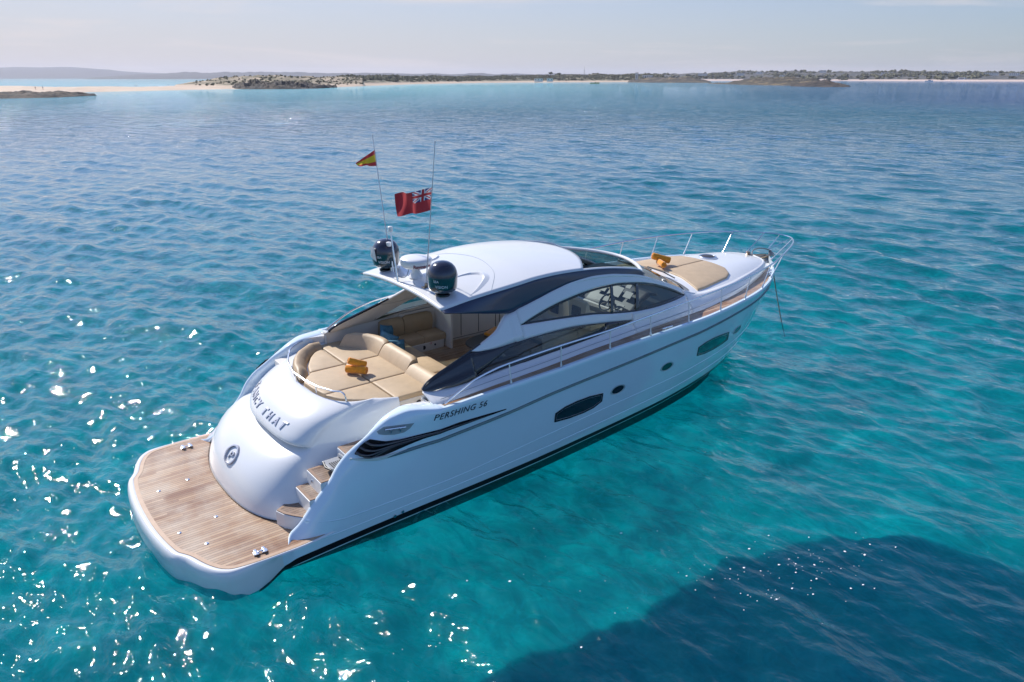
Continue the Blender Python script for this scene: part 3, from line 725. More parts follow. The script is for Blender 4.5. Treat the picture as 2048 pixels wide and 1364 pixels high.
for sg in (1,-1):
    oo=[(12.34,.012*sg),(12.26,.6*sg),(12.02,1.33*sg),(12.35,1.30*sg),(13.35,1.14*sg),(13.62,1.0*sg),(13.82,.72*sg),(13.86,.3*sg),(13.87,.012*sg)]
    m=MB(); pad(m,oo,2.60,2.745,.018,.004); 
    m.v=[(x,y,z+fdz(x,y)-2.71) for x,y,z in m.v]; m.build("foredeck_sunpad",M_tan,yacht,angle=60)
m=MB(); m.lathe([(.24,0),(.24,.03),(.22,.045),(.19,.045),(.185,.038)],(14.28,.20,2.715),32); h=m.build("deck_hatch",M_steel,yacht)
m=MB(); m.lathe([(.19,0),(.17,.008),(.001,.010)],(14.28,.20,2.752),32); m.build("hatch_pane",M_hatch if False else M_dash,h)
m=MB(); m.lathe([(.05,0),(.05,.03),(.03,.05),(.001,.055)],(11.5,-1.60,2.50),16); m.build("side_light",M_steel,yacht)
M_anchor=mat('dull_anchor_steel',(.42,.38,.33),.35,metal=.8,var=.2,vscale=12)
# ---- ground tackle
m=MB(); m.lathe([(.11,0),(.11,.03),(.07,.05),(.045,.09),(.07,.11),(.06,.13),(.02,.14)],(15.85,.05,2.56),20); wl=m.build("windlass",M_bronze,yacht)
m=MB(); m.box(15.95,16.75,-.07,.07,2.44,2.50); m.tube([(15.85,.12,2.60),(16.2,-.0,2.56),(16.6,0,2.52)],.022,8); m.build("chain_gutter",M_bronze,wl,bevel=.01)
an=MB()
an.tube(cm([(16.0,.02,2.58),(16.2,.16,2.64),(16.5,.20,2.665),(16.8,.15,2.62),(16.95,.08,2.56)],5),[.012]*21,8)
an.tube([(16.95,.08,2.56),(16.90,-.02,2.46),(16.72,-.02,2.44)],.022,8); an.add([(16.95,.14,2.58),(17.0,.0,2.50),(16.9,-.10,2.44),(16.78,.02,2.48)],[(0,1,2,3)])
an.build("anchor",M_anchor,yacht,solid=.012,offset=0)
for sd in (-1,1):
    for x in (9.88,15.35):
        y=sd*(SH(x)-.13); z=zdeck(x)+.02
        m=MB(); m.tube([(x-.06,y,z),(x-.06,y,z+.07)],.016,8); m.tube([(x+.06,y,z),(x+.06,y,z+.07)],.016,8); m.tube([(x-.16,y,z+.075),(x+.16,y,z+.075)],.016,8); m.box(x-.12,x+.12,y-.035,y+.035,z-.015,z+.005); m.build("deck_cleat",M_steel,yacht)

# ---- guard rail
tops=[(4.33,2.28,2.14),(4.55,2.29,2.26),(4.9,2.30,2.42),(5.3,2.31,2.52),(5.67,2.32,2.57),(6.87,2.34,2.65),(8.15,2.34,2.69),(9.32,2.32,2.76),(10.55,2.27,2.83),(11.77,2.18,2.88),(12.98,2.06,2.95),(14.1,1.83,3.0),(15.0,1.53,3.03),(15.8,1.20,3.04),(16.5,.86,3.02),(17.05,.5,2.99),(17.33,.22,2.97),(17.4,0,2.965)]
path=cm(tops,5); full=[(x,-y,z) for x,y,z in path]+[(x,y,z) for x,y,z in path[::-1][1:]]
m=MB(); m.tube(full,.019,8); rail=m.build("guard_rail",M_steel,yacht)
posts=[(5.67,5.67),(6.87,6.85),(8.15,8.12),(9.32,9.28),(10.55,10.50),(11.77,11.70),(12.98,12.85),(14.1,13.88),(15.15,14.80),(16.3,15.75),(17.1,16.25)]
px=[p[0] for p in path];py=[p[1] for p in path];pz=[p[2] for p in path]
for sd in (-1,1):
    for xt,xb in posts:
        m=MB(); yb=max(.12,SH(xb)-.06); top=(xt,sd*float(np.interp(xt,px,py)),float(np.interp(xt,px,pz))); bot=(xb,sd*yb,zsheer(xb)+.01)
        m.tube([bot,top],.013,8); m.tube([bot,(bot[0]+(top[0]-bot[0])*.12,bot[1]+(top[1]-bot[1])*.12,bot[2]+(top[2]-bot[2])*.12)],.021,8); m.build("stanchion",M_steel2,rail)
m=MB(); m.tube([(17.35,.12,2.95),(16.85,.10,2.62)],.013,8); m.tube([(17.2,-.35,2.97),(16.6,-.10,2.70)],.013,8); m.build("pulpit_brace",M_steel,rail)
# port coaming grab rail runs from the quarter up beside the arch
for sd in (1,):
    m=MB(); 

# ---- aft sunpad: cushions, bolster, backrests
pads=empty("aft_sunpad",None,yacht)
arc=lambda w: float(np.interp(w,[-1.24,-1.2,-1.06,-.88,-.69,-.38,0,.5,1.02,1.4,1.65,1.9,1.95],[3.86,3.74,3.55,3.27,3.10,2.97,2.90,2.88,2.99,3.17,3.36,3.68,3.85]))
def arcpts(w0,w1,d,n=8): return [(arc(w)+d,w) for w in fr(w0,w1,n)]
Z0,Z1=1.86,1.965
for w0,w1,d0 in ((.70,1.72,.30),(-.385,.675,None),(-1.2,-.41,.03)):
    if d0 is None: o=[(arc(w)+(.05+.26*max(0,min(1,(w-.35)/.3))),w) for w in fr(w0,w1,12)]+[(3.93,w1),(3.93,w0)]
    elif d0==.30: o=[(arc(w)+.30+.12*(w-.7),w) for w in fr(w0,w1-.12,8)]+[(3.93,w1),(3.93,w0)]
    else: o=arcpts(w0,w1,d0,8)+[(3.93,w1),(3.93,w0)]
    m=MB(); pad(m,o,Z0,Z1,.018,.006); m.build("cushion",M_tan,pads,angle=60)
for w0,w1 in ((.72,1.93),(-.36,.695),(-1.26,-.385)):
    m=MB(); pad(m,[(3.965,w0),(3.965,w1),(4.74,w1),(4.74,w0)],Z0,Z1,.018,.006); m.build("cushion",M_tan,pads,angle=60)
def sweep(path,prof,name,mt,parent,closed=True,taper=None):
    # path: (x,y,z,nx,ny) with n the direction the profile's first axis points
    rows=[]
    for i,(x,y,z,nx,ny) in enumerate(path):
        k=1 if not taper else taper(i/(len(path)-1))
        rows.append([(x+nx*a*k,y+ny*a*k,z+b*k) for a,b in prof])
    m=MB(); m.grid(rows,closed=closed,cap0=True,cap1=True); return m.build(name,mt,parent,angle=50)
# bolster roll round the port quarter
bp=[]
for w in fr(.46,1.88,24):
    d=.001; t=Vector((arc(w+d)-arc(w-d),2*d)).normalized(); n=Vector((t.y,-t.x)); 
    if n.x<0: n=-n
    bp.append((arc(w)+.02*0,w,1.87,n.x,n.y))
bp+= [(3.72+.07*i,1.93,1.87,0,-1) for i in range(4)]
prof=[(.0,0),(.01,.10),(.05,.19),(.11,.215),(.17,.19),(.235,.13),(.27,.08),(.27,0)]
for a,b in ((0,7),(7,28)):
    k=bp[a:b+1]; 
    sweep(k,prof,"bolster",M_tan2,pads,taper=(lambda t:.45+.55*min(1,t*1.3)) if a==0 else None)
# backrests: hump profile swept across the boat
hump=[(0,0),(.02,.06),(.08,.16),(.16,.27),(.22,.31),(.29,.31),(.34,.26),(.37,.12),(.38,0)]
def backrest(w0,w1,s0,lift=1,curve=0):
    n=14; k=[]
    for i in range(n+1):
        w=w0+(w1-w0)*i/n; e=min(1,4*min(i,n-i)/n+.82); c=curve*(max(0,(w-.9))/.6)**2
        k.append((s0-c,w,1.90,1,0))
    pr=[(a,b*lift) for a,b in hump]
    return sweep(k,pr,"backrest",M_tan,pads,taper=lambda t: 1-.10*max(0,1-min(t,1-t)*14))
backrest(-.36,.70,4.66); backrest(.72,1.62,4.66,1.05,.28); backrest(-1.28,-.385,4.62,.75)
pads['label']="tan leatherette sunpad in seamed panels"
# seats facing forward, with footed base
seat=empty("cockpit_settee",None,yacht)
for w0,w1,s1 in ((.55,1.45,5.72),(-.36,.53,5.72),(-1.28,-.385,5.60)):
    m=MB(); pad(m,[(4.98,w0),(4.98,w1),(s1,w1),(s1,w0)],1.66,1.80,.022,.015); m.build("seat_cushion",M_tan,seat,angle=60)
m=MB(); m.prism([(3.0,1.9),(3.0,-1.0),(3.9,-1.27),(5.5,-1.24),(5.62,-1.2),(5.62,1.40),(6.75,1.45),(6.75,1.95),(3.6,1.95)],1.45,1.66); m.prism([(3.0,1.9),(2.95,0),(3.05,-.55),(3.6,-1.02),(3.9,-1.28),(4.95,-1.27),(4.95,1.94),(3.6,1.94)],1.6,1.875); m.build("settee_base",M_cream,seat,smooth=False,bevel=.012)
for s0,s1 in ((5.75,6.22),(6.235,6.78)):
    m=MB(); pad(m,[(s0,1.44),(s1,1.44),(s1,1.86),(s0,1.86)],1.66,1.815,.022,.012); m.build("seat_cushion",M_tan,seat,angle=60)
m=MB(); pad(m,[(5.05,1.47),(5.735,1.47),(5.735,1.88),(5.05,1.88)],1.66,1.805,.022,.012); m.build("seat_cushion",M_tan,seat,angle=60)
bprof=[(0,0),(-.02,.10),(-.03,.22),(-.005,.34),(.05,.40),(.10,.40),(.13,.30),(.13,0)]
for s0,s1 in ((5.35,5.92),(5.935,6.66)):
    k=[(s,1.80,1.83,0,1) for s in fr(s0,s1,8)]; sweep(k,bprof,"back_cushion",M_tan2,seat,taper=lambda t: 1-.08*max(0,1-min(t,1-t)*14))
for a_,r_ in (((6.20,1.437,1.565),.05),((6.50,1.437,1.58),.022),((4.42,-1.28,1.76),.05)):
    m=MB(); m.tube([a_,(a_[0],a_[1]-.012,a_[2])],r_,16); m.build("speaker_grille",M_dash,seat)
M_redl=M_redp
letter_on("safety_print","FIRE PORT INSIDE OF",.052,lambda x,y,z:(5.93+x,1.434-z,1.61+y),M_redp,seat,.002)
letter_on("safety_print","FIRE PORT INSIDE",.055,lambda x,y,z:(4.22+x,-1.292-z,1.66+y),M_redp,seat,.002)
# port side: liner panel inside the swoosh, sill, galley lockers, end panel
m=MB()
m.prism([(6.80,1.25),(6.86,1.25),(6.86,2.0),(6.80,2.0)],1.46,2.62); m.prism([(6.86,1.66),(9.2,1.55),(9.2,1.95),(6.86,1.98)],1.46,2.52); lock=m.build("galley_lockers",M_cream,yacht,smooth=False,bevel=.01)
m=MB()
for x in (7.34,7.82,8.30,8.42): y=1.66-(x-6.86)*.047; m.box(x-.006,x+.006,y-.006,y+.02,1.56,2.50)
m.box(6.9,9.1,1.57,1.575,1.545,1.555); m.build("locker_joint",M_dark,lock,smooth=False)
m=MB(); m.box(7.77,7.79,1.60,1.615,2.18,2.26); m.build("locker_latch",M_redp,lock)
m=MB(); m.grid([[(s,1.90,2.36+.03*(s-5.2)),(s,1.99,2.40+.03*(s-5.2)),(s,2.03,2.42+.03*(s-5.2))] for s in fr(5.1,7.0,10)]); m.tube([(s,1.89,2.34+.03*(s-5.2)) for s in fr(5.1,6.8,8)],.012,6); m.build("window_sill",M_white,yacht)
# bulkhead and interior ahead of the cockpit
m=MB(); m.box(9.6,9.68,-1.6,1.6,1.4,2.45); m.box(8.6,11.9,-1.75,1.75,1.55,1.62); m.build("saloon_sole",M_cream,yacht,smooth=False)
m=MB(); m.prism([(10.05,-1.45),(11.8,-1.3),(12.2,0),(11.8,1.3),(10.2,1.45),(10.0,.2)],2.35,2.56); m.prism([(10.35,.05),(10.45,1.34),(11.45,1.30),(11.75,.05)],2.45,2.77); d=m.build("dashboard",M_dark,yacht,bevel=.03,smooth=False)
rows=[]
m=MB(); a=[(9.55,2.30),(9.75,2.50),(10.0,2.72),(10.25,2.84),(10.45,2.80)]
m.grid([[(s,w,z-.05*abs(w+.75)**2) for w in fr(-1.45,.1,12)] for s,z in a]); m.build("helm_console",M_dash,d,solid=.05,offset=0)
def inst(s,w,z,ws,wh,mt,parent,name,n=(.74,.67)):
    # a slab facing aft-up on the sloping console
    m=MB(); dx,dz=n[1],-n[0]; ax=(dx,0,-dz)  # up-slope direction
    ux,uz=.70,.71; nx,nz=-.71,.70; P=[]
    for h in (0,.018):
        for a_,b_ in ((-1,-1),(1,-1),(1,1),(-1,1)):
            P.append((s+ux*b_*wh/2+nx*h,w+a_*ws/2,z+uz*b_*wh/2+nz*h))
    m.add(P,[(0,1,2,3),(4,5,6,7),(0,1,5,4),(1,2,6,5),(2,3,7,6),(3,0,4,7)]); o=m.build(name,mt,parent,smooth=False); return o
for s,w,z,a_,b_ in ((9.98,-.30,2.80,.30,.20),(9.98,-.72,2.80,.36,.26),(9.98,-1.10,2.80,.22,.16),(9.76,-.45,2.60,.18,.12),(10.2,-.55,2.95,.14,.10),(10.15,-.95,2.93,.14,.10),(9.75,-1.1,2.57,.2,.14)):
    o=inst(s-.06,w,z-.03,a_,b_,M_bezel,d,"instrument_bezel"); inst(s-.075,w,z-.015,a_*.75,b_*.72,M_dash if a_>.2 else M_screen,o,"display") if False else None
m=MB(); R=.19
m.tube([(9.52-.0+.12*math.sin(a*math.pi/12),-.85+R*math.cos(a*math.pi/12),2.62+R*math.sin(a*math.pi/12)*.85) for a in range(24)],.018,8,closed=True)
for a_ in (90,210,330):
    b=math.radians(a_); m.tube([(9.56,-.85,2.62),(9.52+.12*math.sin(b),-.85+R*math.cos(b),2.62+R*math.sin(b)*.85)],.014,6)
m.tube([(9.56,-.85,2.62),(9.75,-.85,2.55)],.03,8); m.build("steering_wheel",M_black,d)
for i,(s,w) in enumerate(((8.75,-.95),(8.75,-.25))):
    st=empty("helm_seat",None,yacht)
    m=MB(); pad(m,[(8.72,w-.26),(8.72,w+.26),(9.2,w+.24),(9.2,w-.24)],2.22,2.38,.03); m.build("seat",M_pale,st,angle=60)
    k=[(8.66,y,2.30,1,0) for y in fr(w-.26,w+.26,8)]
    sweep(k,[(.10,0),(.06,.25),(0,.45),(-.02,.56),(-.06,.58),(-.11,.55),(-.13,.4),(-.10,.0)],"seat_back",M_pale,st,taper=lambda t:1-.06*max(0,1-min(t,1-t)*10))
    m=MB(); m.box(8.50,8.535,w-.13,w+.13,2.40,2.74); m.build("back_panel",M_screen,st,bevel=.01)
    m=MB(); m.tube([(8.95,w,1.6),(8.95,w,2.22)],.09,12); m.build("pedestal",M_steel,st)
# stb dinette seen through the long window, and cockpit table
dn=empty("dinette_sofa",None,yacht)
m=MB()
for s0,s1 in ((6.2,6.85),(6.87,7.5),(7.52,8.1)): pad(m,[(s0,-1.85),(s1,-1.82),(s1,-1.15),(s0,-1.15)],1.7,1.85,.05)
m.build("seat_cushion",M_grey,dn,angle=60)
m=MB()
for s0,s1 in ((6.2,6.85),(6.87,7.5),(7.52,8.1)): pad(m,[(s0,-1.9),(s1,-1.88),(s1,-1.68),(s0,-1.68)],1.85,2.22,.06)
m.build("back_cushion",M_grey,dn,angle=60)
m=MB(); m.box(6.2,8.1,-1.8,-1.2,1.47,1.7); m.box(7.9,9.55,-1.7,-.6,1.6,2.2); m.build("sofa_base",M_cream,dn,smooth=False,bevel=.02)
m=MB(); o=[(7.35+.72*math.cos(a)*(1+.0*math.sin(a)),.28+.50*math.copysign(abs(math.sin(a))**.8,math.sin(a))) for a in [2*math.pi*i/40 for i in range(40)]]
m.prism(o,1.82,1.86); tb=m.build("cockpit_table",M_table,yacht,bevel=.012); m=MB(); m.tube([(7.35,.28,1.47),(7.35,.28,1.83)],.07,14); m.lathe([(.2,0),(.2,.02),(.07,.04)],(7.35,.28,1.47),20); m.build("table_leg",M_steel,tb)

# ---- rails round the sunpad
def railarc(w0,w1,d,z,n=30): return [(arc(w)+d,w,z) for w in fr(w0,w1,n)]
m=MB(); pth=[(3.74,1.96,1.98),(3.73,1.985,2.10)]+[(arc(w)-.06,w+.06*(w>1.5),2.13) for w in fr(1.85,-.80,40)]+[(3.16,-.90,2.10),(3.18,-.915,1.99)]
m.tube(cm(pth,2),.016,8); rl=m.build("sunpad_rail",M_steel,yacht)
for w in (1.2,.42,-.30):
    m=MB(); m.tube([(arc(w)-.05,w,1.97),(arc(w)-.06,w,2.13)],.012,6); m.build("rail_post",M_steel,rl)
m=MB(); m.tube([(3.93,-1.27,1.92),(3.95,-.0,1.905),(3.95,1.9,1.93)],.010,6); m.build("pad_split_trim",M_steel,yacht)

# ---- roof gear
def radome(w,x=5.13,mastk=0):
    r=empty("satellite_dome",None,yacht); z=roofz(x,w)+.02
    m=MB(); m.lathe([(.14,0),(.14,.03),(.10,.05),(.10,.075),(.16,.085)],(x,w,z),28); m.build("mount",M_black,r)
    m=MB(); m.lathe([(.16,.08),(.21,.09),(.245,.12),(.262,.17),(.272,.36)],(x,w,z),40); m.lathe([(.272,.36),(.272,.375)],(x,w,z),40); m.build("wall",M_domeband,r,angle=60)
    m=MB(); m.lathe([(.272,.375),(.27,.40),(.255,.47),(.225,.53),(.18,.58),(.12,.615),(.06,.632),(.001,.637)],(x,w,z),40); m.build("cap",M_dome,r,angle=60)
    def f(xx,yy,zz,zo=0):
        R=.268+.006+zz; a=math.radians(-118)+xx/R; h=.20+yy; return (x+(R+.014*(h-.17)/.2)*math.cos(a)-.0,w+(R+.014*(h-.17)/.2)*math.sin(a),z+h)
    letter_on("dome_lettering","VISION",.072,lambda a,b,c:f(a-.16,b,c),M_print,r,.002)
    letter_on("dome_lettering","TV",.045,lambda a,b,c:f(a-.16,b-.075,c),M_print,r,.002)
    letter_on("dome_lettering","SEA",.060,lambda a,b,c:f(a-.19,b+.10,c),M_print,r,.002)
    return r
radome(-1.03); radome(1.03)
rx,rw=5.22,.03; rz=roofz(rx,rw)+.02
rd=empty("radar_scanner",None,yacht)
m=MB(); m.lathe([(.15,0),(.13,.03),(.085,.10),(.075,.16),(.12,.20)],(rx,rw,rz),28); m.build("pedestal",M_radar,rd)
m=MB(); m.lathe([(.12,.18),(.24,.20),(.285,.235),(.30,.28),(.305,.325)],(rx,rw,rz),40); m.lathe([(.298,.325),(.298,.332),(.305,.336),(.305,.35),(.285,.375),(.22,.395),(.10,.405),(.001,.407)],(rx,rw,rz),40); m.build("radome",M_radar,rd,angle=40)
def fr_(x,y,z): R=.302+z; a=math.radians(-131)+x/R; return (rx+R*math.cos(a),rw+R*math.sin(a),rz+.235+y)
letter_on("radar_lettering","Raymarine",.088,lambda a,b,c:fr_(a,b,c),M_red,rd,.003,off=.0015)
m=MB(); m.tube(cm([(4.98,.22,rz+.20),(4.90,.20,rz+.08),(4.93,.10,rz+.02),(5.0,.02,rz+.05),(5.05,.0,rz+.2)],6),.008,6); m.build("radar_cable",M_pocket,rd)
# light mast with anchor light, whip antennas, camera and horns beside the port dome
mz=roofz(4.9,.1)+.02
mst=empty("light_mast",None,yacht)
m=MB(); m.tube([(4.88,.13,mz-.03),(4.88,.26,mz+.5),(4.88,.36,mz+.95)],[.022,.018,.015],8); m.build("pole",M_steel,mst)
m=MB(); m.lathe([(.03,0),(.045,.01),(.045,.09),(.03,.10),(.001,.105)],(4.88,.36,mz+.93),16); m.build("anchor_light",M_radar,mst)
m=MB(); m.box(4.83,4.95,.07,.19,mz-.04,mz-.015); m.build("foot_plate",M_steel,mst,bevel=.005)
hs=empty("camera_mast",None,yacht)
m=MB(); m.tube([(5.12,.72,mz),(5.12,.86,mz+.55)],.016,8); m.tube([(5.12,.80,mz+.02),(5.12,.92,mz+.55)],.014,8); m.build("twin_pole",M_steel,hs)
m=MB(); m.lathe([(.04,0),(.05,.02),(.05,.08),(.02,.09)],(5.10,.84,mz+.52),14); m.lathe([(.04,0),(.05,.02),(.05,.06),(.02,.07)],(5.08,1.05,mz+.50),14); m.build("lamp_head",M_radar,hs)
m=MB(); m.add([(4.86,1.16,mz+.28),(4.86,.92,mz+.22),(4.84,.96,mz+.50),(4.86,1.14,mz+.48),(4.95,1.05,mz+.36)],[(0,1,4),(1,2,4),(2,3,4),(3,0,4),(0,1,2,3)]); m.build("radar_reflector",M_chromelet,hs,smooth=False)
def whip(base,top,name):
    a=empty(name,None,yacht); m=MB(); m.tube([base,tuple(np.array(base)+(np.array(top)-np.array(base))*.03)],.03,8); m.box(base[0]-.07,base[0]+.07,base[1]-.05,base[1]+.05,base[2]-.02,base[2]+.015); m.build("mount",M_bronze,a)
    m=MB(); m.tube([base,tuple(np.array(base)*.6+np.array(top)*.4),top],[.014,.009,.006],6); m.lathe([(.012,0),(.012,.02),(.001,.025)],top,8); m.build("whip",M_chromelet,a)
A1=(5.16,.86,mz); A1T=(5.16,1.42,6.17); A2=(5.08,-.54,roofz(5.08,-.54)+.02); A2T=(5.08,-.93,6.28)
whip(A1,A1T,"whip_antenna"); whip(A2,A2T,"whip_antenna")
# roof moulding lines
def roofstrip(pts,wd,hh,name):
    P=cm([(a,c,0) for a,c in pts],8); m=MB(); rows=[]
    for i,(s,w,_) in enumerate(P):
        a=Vector(P[max(0,i-1)][:2]);c=Vector(P[min(len(P)-1,i+1)][:2]); t=(c-a).normalized(); n=Vector((-t.y,t.x)); k=math.sin(math.pi*min(1,max(.02,i/(len(P)-1))))
        q=lambda d,z:(s+n.x*d,w+n.y*d,roofz(s+n.x*d,w+n.y*d)+.03+z)
        rows.append([q(-wd*k,-.004),q(-wd*.4*k,hh*k),q(wd*.4*k,hh*k*.6),q(wd*1.6*k,-.004)])
    m.grid(rows); m.build(name,M_white,roof,angle=60)
for sg in (-1,1): roofstrip([(5.45,sg*.62),(5.8,sg*.60),(6.05,sg*.66),(6.17,sg*.80),(6.10,sg*1.0),(5.75,sg*1.25),(5.45,sg*1.38)],.06,.035,"roof_moulding")
m=MB(); P=cm([(5.95,-1.40,0),(6.38,-.9,0),(6.55,-.4,0),(6.60,0,0),(6.55,.4,0),(6.38,.9,0),(5.95,1.40,0)],8); m.tube([(s,w,roofz(s,w)+.0295) for s,w,_ in P],.005,5); m.build("roof_joint",M_pocket,roof)
m=MB()
for q in (-1,1): m.tube([(s,q*.28,roofz(s,q*.28)+.0295) for s in fr(4.86,5.0,4)]+[(5.02,q*.22,roofz(5.02,.2)+.0295)],.004,5)
m.tube([(5.35,w,roofz(5.35,w)+.0295) for w in fr(-.95,-.3,6)],.004,5); m.build("hatch_joint",M_pocket,roof)
# ================================================================= LOOSE THINGS ABOARD
def aboard(o): o.matrix_world=BOAT; return o
def towel(c,ax,L,r,label,group,tilt=0,name="rolled_towel"):
    a=Vector(ax).normalized(); a=(a+Vector((0,0,tilt))).normalized(); u=a.cross(Vector((0,0,1))).normalized(); v=u.cross(a); c=Vector(c); m=MB()
    rows=[]; n=40
    for t,k in ((-.5,.80),(-.495,.93),(-.46,1),(-.2,1.02),(0,.98),(.25,1.03),(.46,1),(.495,.93),(.5,.80)):
        rows.append([tuple(c+a*L*t+(u*math.cos(2*math.pi*i/n)+v*math.sin(2*math.pi*i/n))*r*k*(1+.03*math.sin(3*2*math.pi*i/n+t*9)+.09*math.exp(-((i-8)/1.6)**2))) for i in range(n)])
    m.grid(rows,closed=True,cap0=True,cap1=True)
    for e in (-1,1):   # spiral of the rolled edge
        P=[]
        for i in range(70):
            th=i*.42; rr=r*.86*(i/70); P.append(tuple(c+a*(L*.5+.004)*e+(u*math.cos(th)+v*math.sin(th))*rr))
        m.tube(P,r*.075,5)
    o=m.build(name,M_orange,None,angle=50); tag(o,label,"towel",group); return aboard(o)
G="orange towels laid out on the yacht"
towel((3.90,.10,2.055),(.68,-.73,0),.40,.078,"orange towel roll lying flat on the seam of the aft sunpad, under another",G)
towel((3.93,.12,2.185),(.93,-.30,0),.34,.066,"orange towel roll resting crosswise on top of the lower roll on the aft sunpad",G,tilt=-.38)
towel((12.42,.18,2.84),(-.45,-.9,0),.36,.075,"orange towel roll on the foredeck sunpad with its spiral end facing aft",G)
towel((12.60,.36,2.91),(.75,-.62,0),.46,.085,"larger orange towel slumped over the other one on the foredeck sunpad",G,tilt=-.25)
m=MB(); m.prism([(7.38,.32),(7.85,.52),(7.72,.86),(7.28,.66)],1.862,1.93)
o=m.build("folded_towel",M_orange,None,bevel=.02); tag(o,"orange folded towel on the dark oval cockpit table","towel",G); aboard(o)
def pillow(c,n,up,sz,mt,label):
    n=Vector(n).normalized(); up=Vector(up); x=up.cross(n).normalized(); y=n.cross(x); c=Vector(c); m=MB()
    for sg in (-1,1):
        rows=[]
        for i in range(17):
            r=[]
            for j in range(17):
                a=-1+i/8; b=-1+j/8; h=.085*((1-a**4)*(1-b**4))**.6*(1+.12*math.sin(5*a+3*b)+.10*math.sin(7*b-2*a)); k=1-.07*((1-a*a)+(1-b*b))
                r.append(tuple(c+x*a*sz*k+y*b*sz*k+n*sg*h))
            rows.append(r)
        m.grid(rows)
    o=m.build("throw_cushion",mt,None,angle=80); tag(o,label,"cushion","blue throw cushions in the cockpit corner"); aboard(o)
pillow((5.30,1.42,2.06),(.55,-.9,.35),(.25,.3,1),.22,M_blue,"darker blue throw cushion standing in the corner of the cockpit settee")
pillow((5.16,1.18,2.00),(-.35,-.95,.45),(.6,.1,1),.20,M_blue2,"pale blue throw cushion leaning in front of the darker ones, point upward")
pillow((5.22,.90,1.93),(-.1,-.9,.6),(.2,.5,1),.20,M_blue,"blue throw cushion lying lowest, slumped over the backrest of the sunpad")
# flags: cloth meshes hoisted on the two whips
M_fr=mat('flag_red',(.60,.03,.03),.8); M_fy=mat('flag_yellow',(.80,.50,.02),.8); M_fb=mat('flag_blue',(.02,.03,.16),.8); M_fw=mat('flag_white',(.75,.75,.75),.8); M_fe=mat('ensign_red',(.50,.022,.03),.8)
def flag(name,h0,h1,f0,f1,colf,mats,label,wave=.04,nx=72,ny=44,sag=0):
    h0,h1,f0,f1=map(Vector,(h0,h1,f0,f1)); m=MB(); V=[]
    for j in range(ny+1):
        for i in range(nx+1):
            u=i/nx;v=j/ny
            p=(h0*(1-u)+f0*u)*(1-v)+(h1*(1-u)+f1*u)*v
            s=math.sin(u*9+v*2.2)*wave*u**.6+math.sin(u*17-v*3)*wave*.35*u
            V.append((p.x+s,p.y+s*.35,p.z-sag*math.sin(math.pi*u)*.5+.3*s))
    F={}
    for j in range(ny):
        for i in range(nx):
            c=colf((i+.5)/nx,(j+.5)/ny); F.setdefault(c,[]).append((j*(nx+1)+i,j*(nx+1)+i+1,(j+1)*(nx+1)+i+1,(j+1)*(nx+1)+i))
    m.v=V
    for c,fs in F.items(): m.f+=fs; m.m+=[c]*len(fs)
    o=m.build(name,mats,None,angle=80); tag(o,label,"flag"); aboard(o)
flag("flag",(5.16,1.345,5.92),(5.16,1.285,5.62),(5.05,1.98,5.60),(5.10,1.90,5.55),lambda u,v:1 if .27<v<.73 else 0,[M_fr,M_fy],"small red and yellow courtesy flag drooping from the farther whip antenna",.03)
def union(u,v):
    if u>.5 or v>.5: return 0
    x=u/.5;y=v/.5
    if abs(x-.5)<.055 or abs(y-.5)<.10: return 0
    if abs(x-.5)<.10 or abs(y-.5)<.17: return 2
    d=min(abs(y-x),abs(y-(1-x)))
    if d<.055: return 0
    if d<.15: return 2
    return 1
flag("flag",(5.08,-.835,5.515),(5.08,-.755,5.10),(5.0,.37,5.225),(5.0,.24,4.845),union,[M_fe,M_fb,M_fw],"red ensign with a union canton flying from the nearer whip antenna",.05,90,52,.03)
# anchor chain
m=MB(); c0=Vector((16.95,0,2.30)); c1=BOAT.inverted()@Vector((18.95,.45,-.5)); P=[];R=[]
for i in range(121):
    t=i/120; p=c0.lerp(c1,t); p.z-=.10*math.sin(math.pi*t); P.append(tuple(p)); R.append(.020 if i%2 else .009)
m.tube(P,R,6); o=m.build("anchor_chain",M_rope,None); tag(o,"taut galvanised anchor chain running from the bow down into the water","chain"); aboard(o)

# ================================================================= SEA
def wave_set():
    W_=[]; r=np.random.RandomState(5)
    for i in range(90):
        lam=.22*(5.2/.22)**((i+.5)/90); k=2*math.pi/lam
        th=math.radians(188)+r.normal()*math.radians(34 if lam<2.5 else 22)
        amp=.0078*lam**.88*(1.0 if lam<1.2 else .66)*r.uniform(.6,1.4)
        W_.append((k*math.cos(th),k*math.sin(th),amp,r.uniform(0,6.28),lam))
    return W_
WV=wave_set()
def sea_z(x,y,dx):
    z=np.zeros_like(x)
    # patchiness of the wind: gust map
    g=.85+.22*np.sin(x*.11+y*.07+1.3)*np.sin(y*.13-x*.05)+.14*np.sin(x*.31-y*.23+.5)
    for kx,ky,a,ph,lam in WV:
        f=np.clip((lam/np.maximum(dx,1e-3)-2.2)/2.5,0,1); p=kx*x+ky*y+ph
        p=p+.35*np.sin(.37*p+1.7*ky*x*.3-1.1*kx*y*.3)
        z+=a*f*(np.sin(p)+.28*np.cos(2*p)*-1)
    return z*g
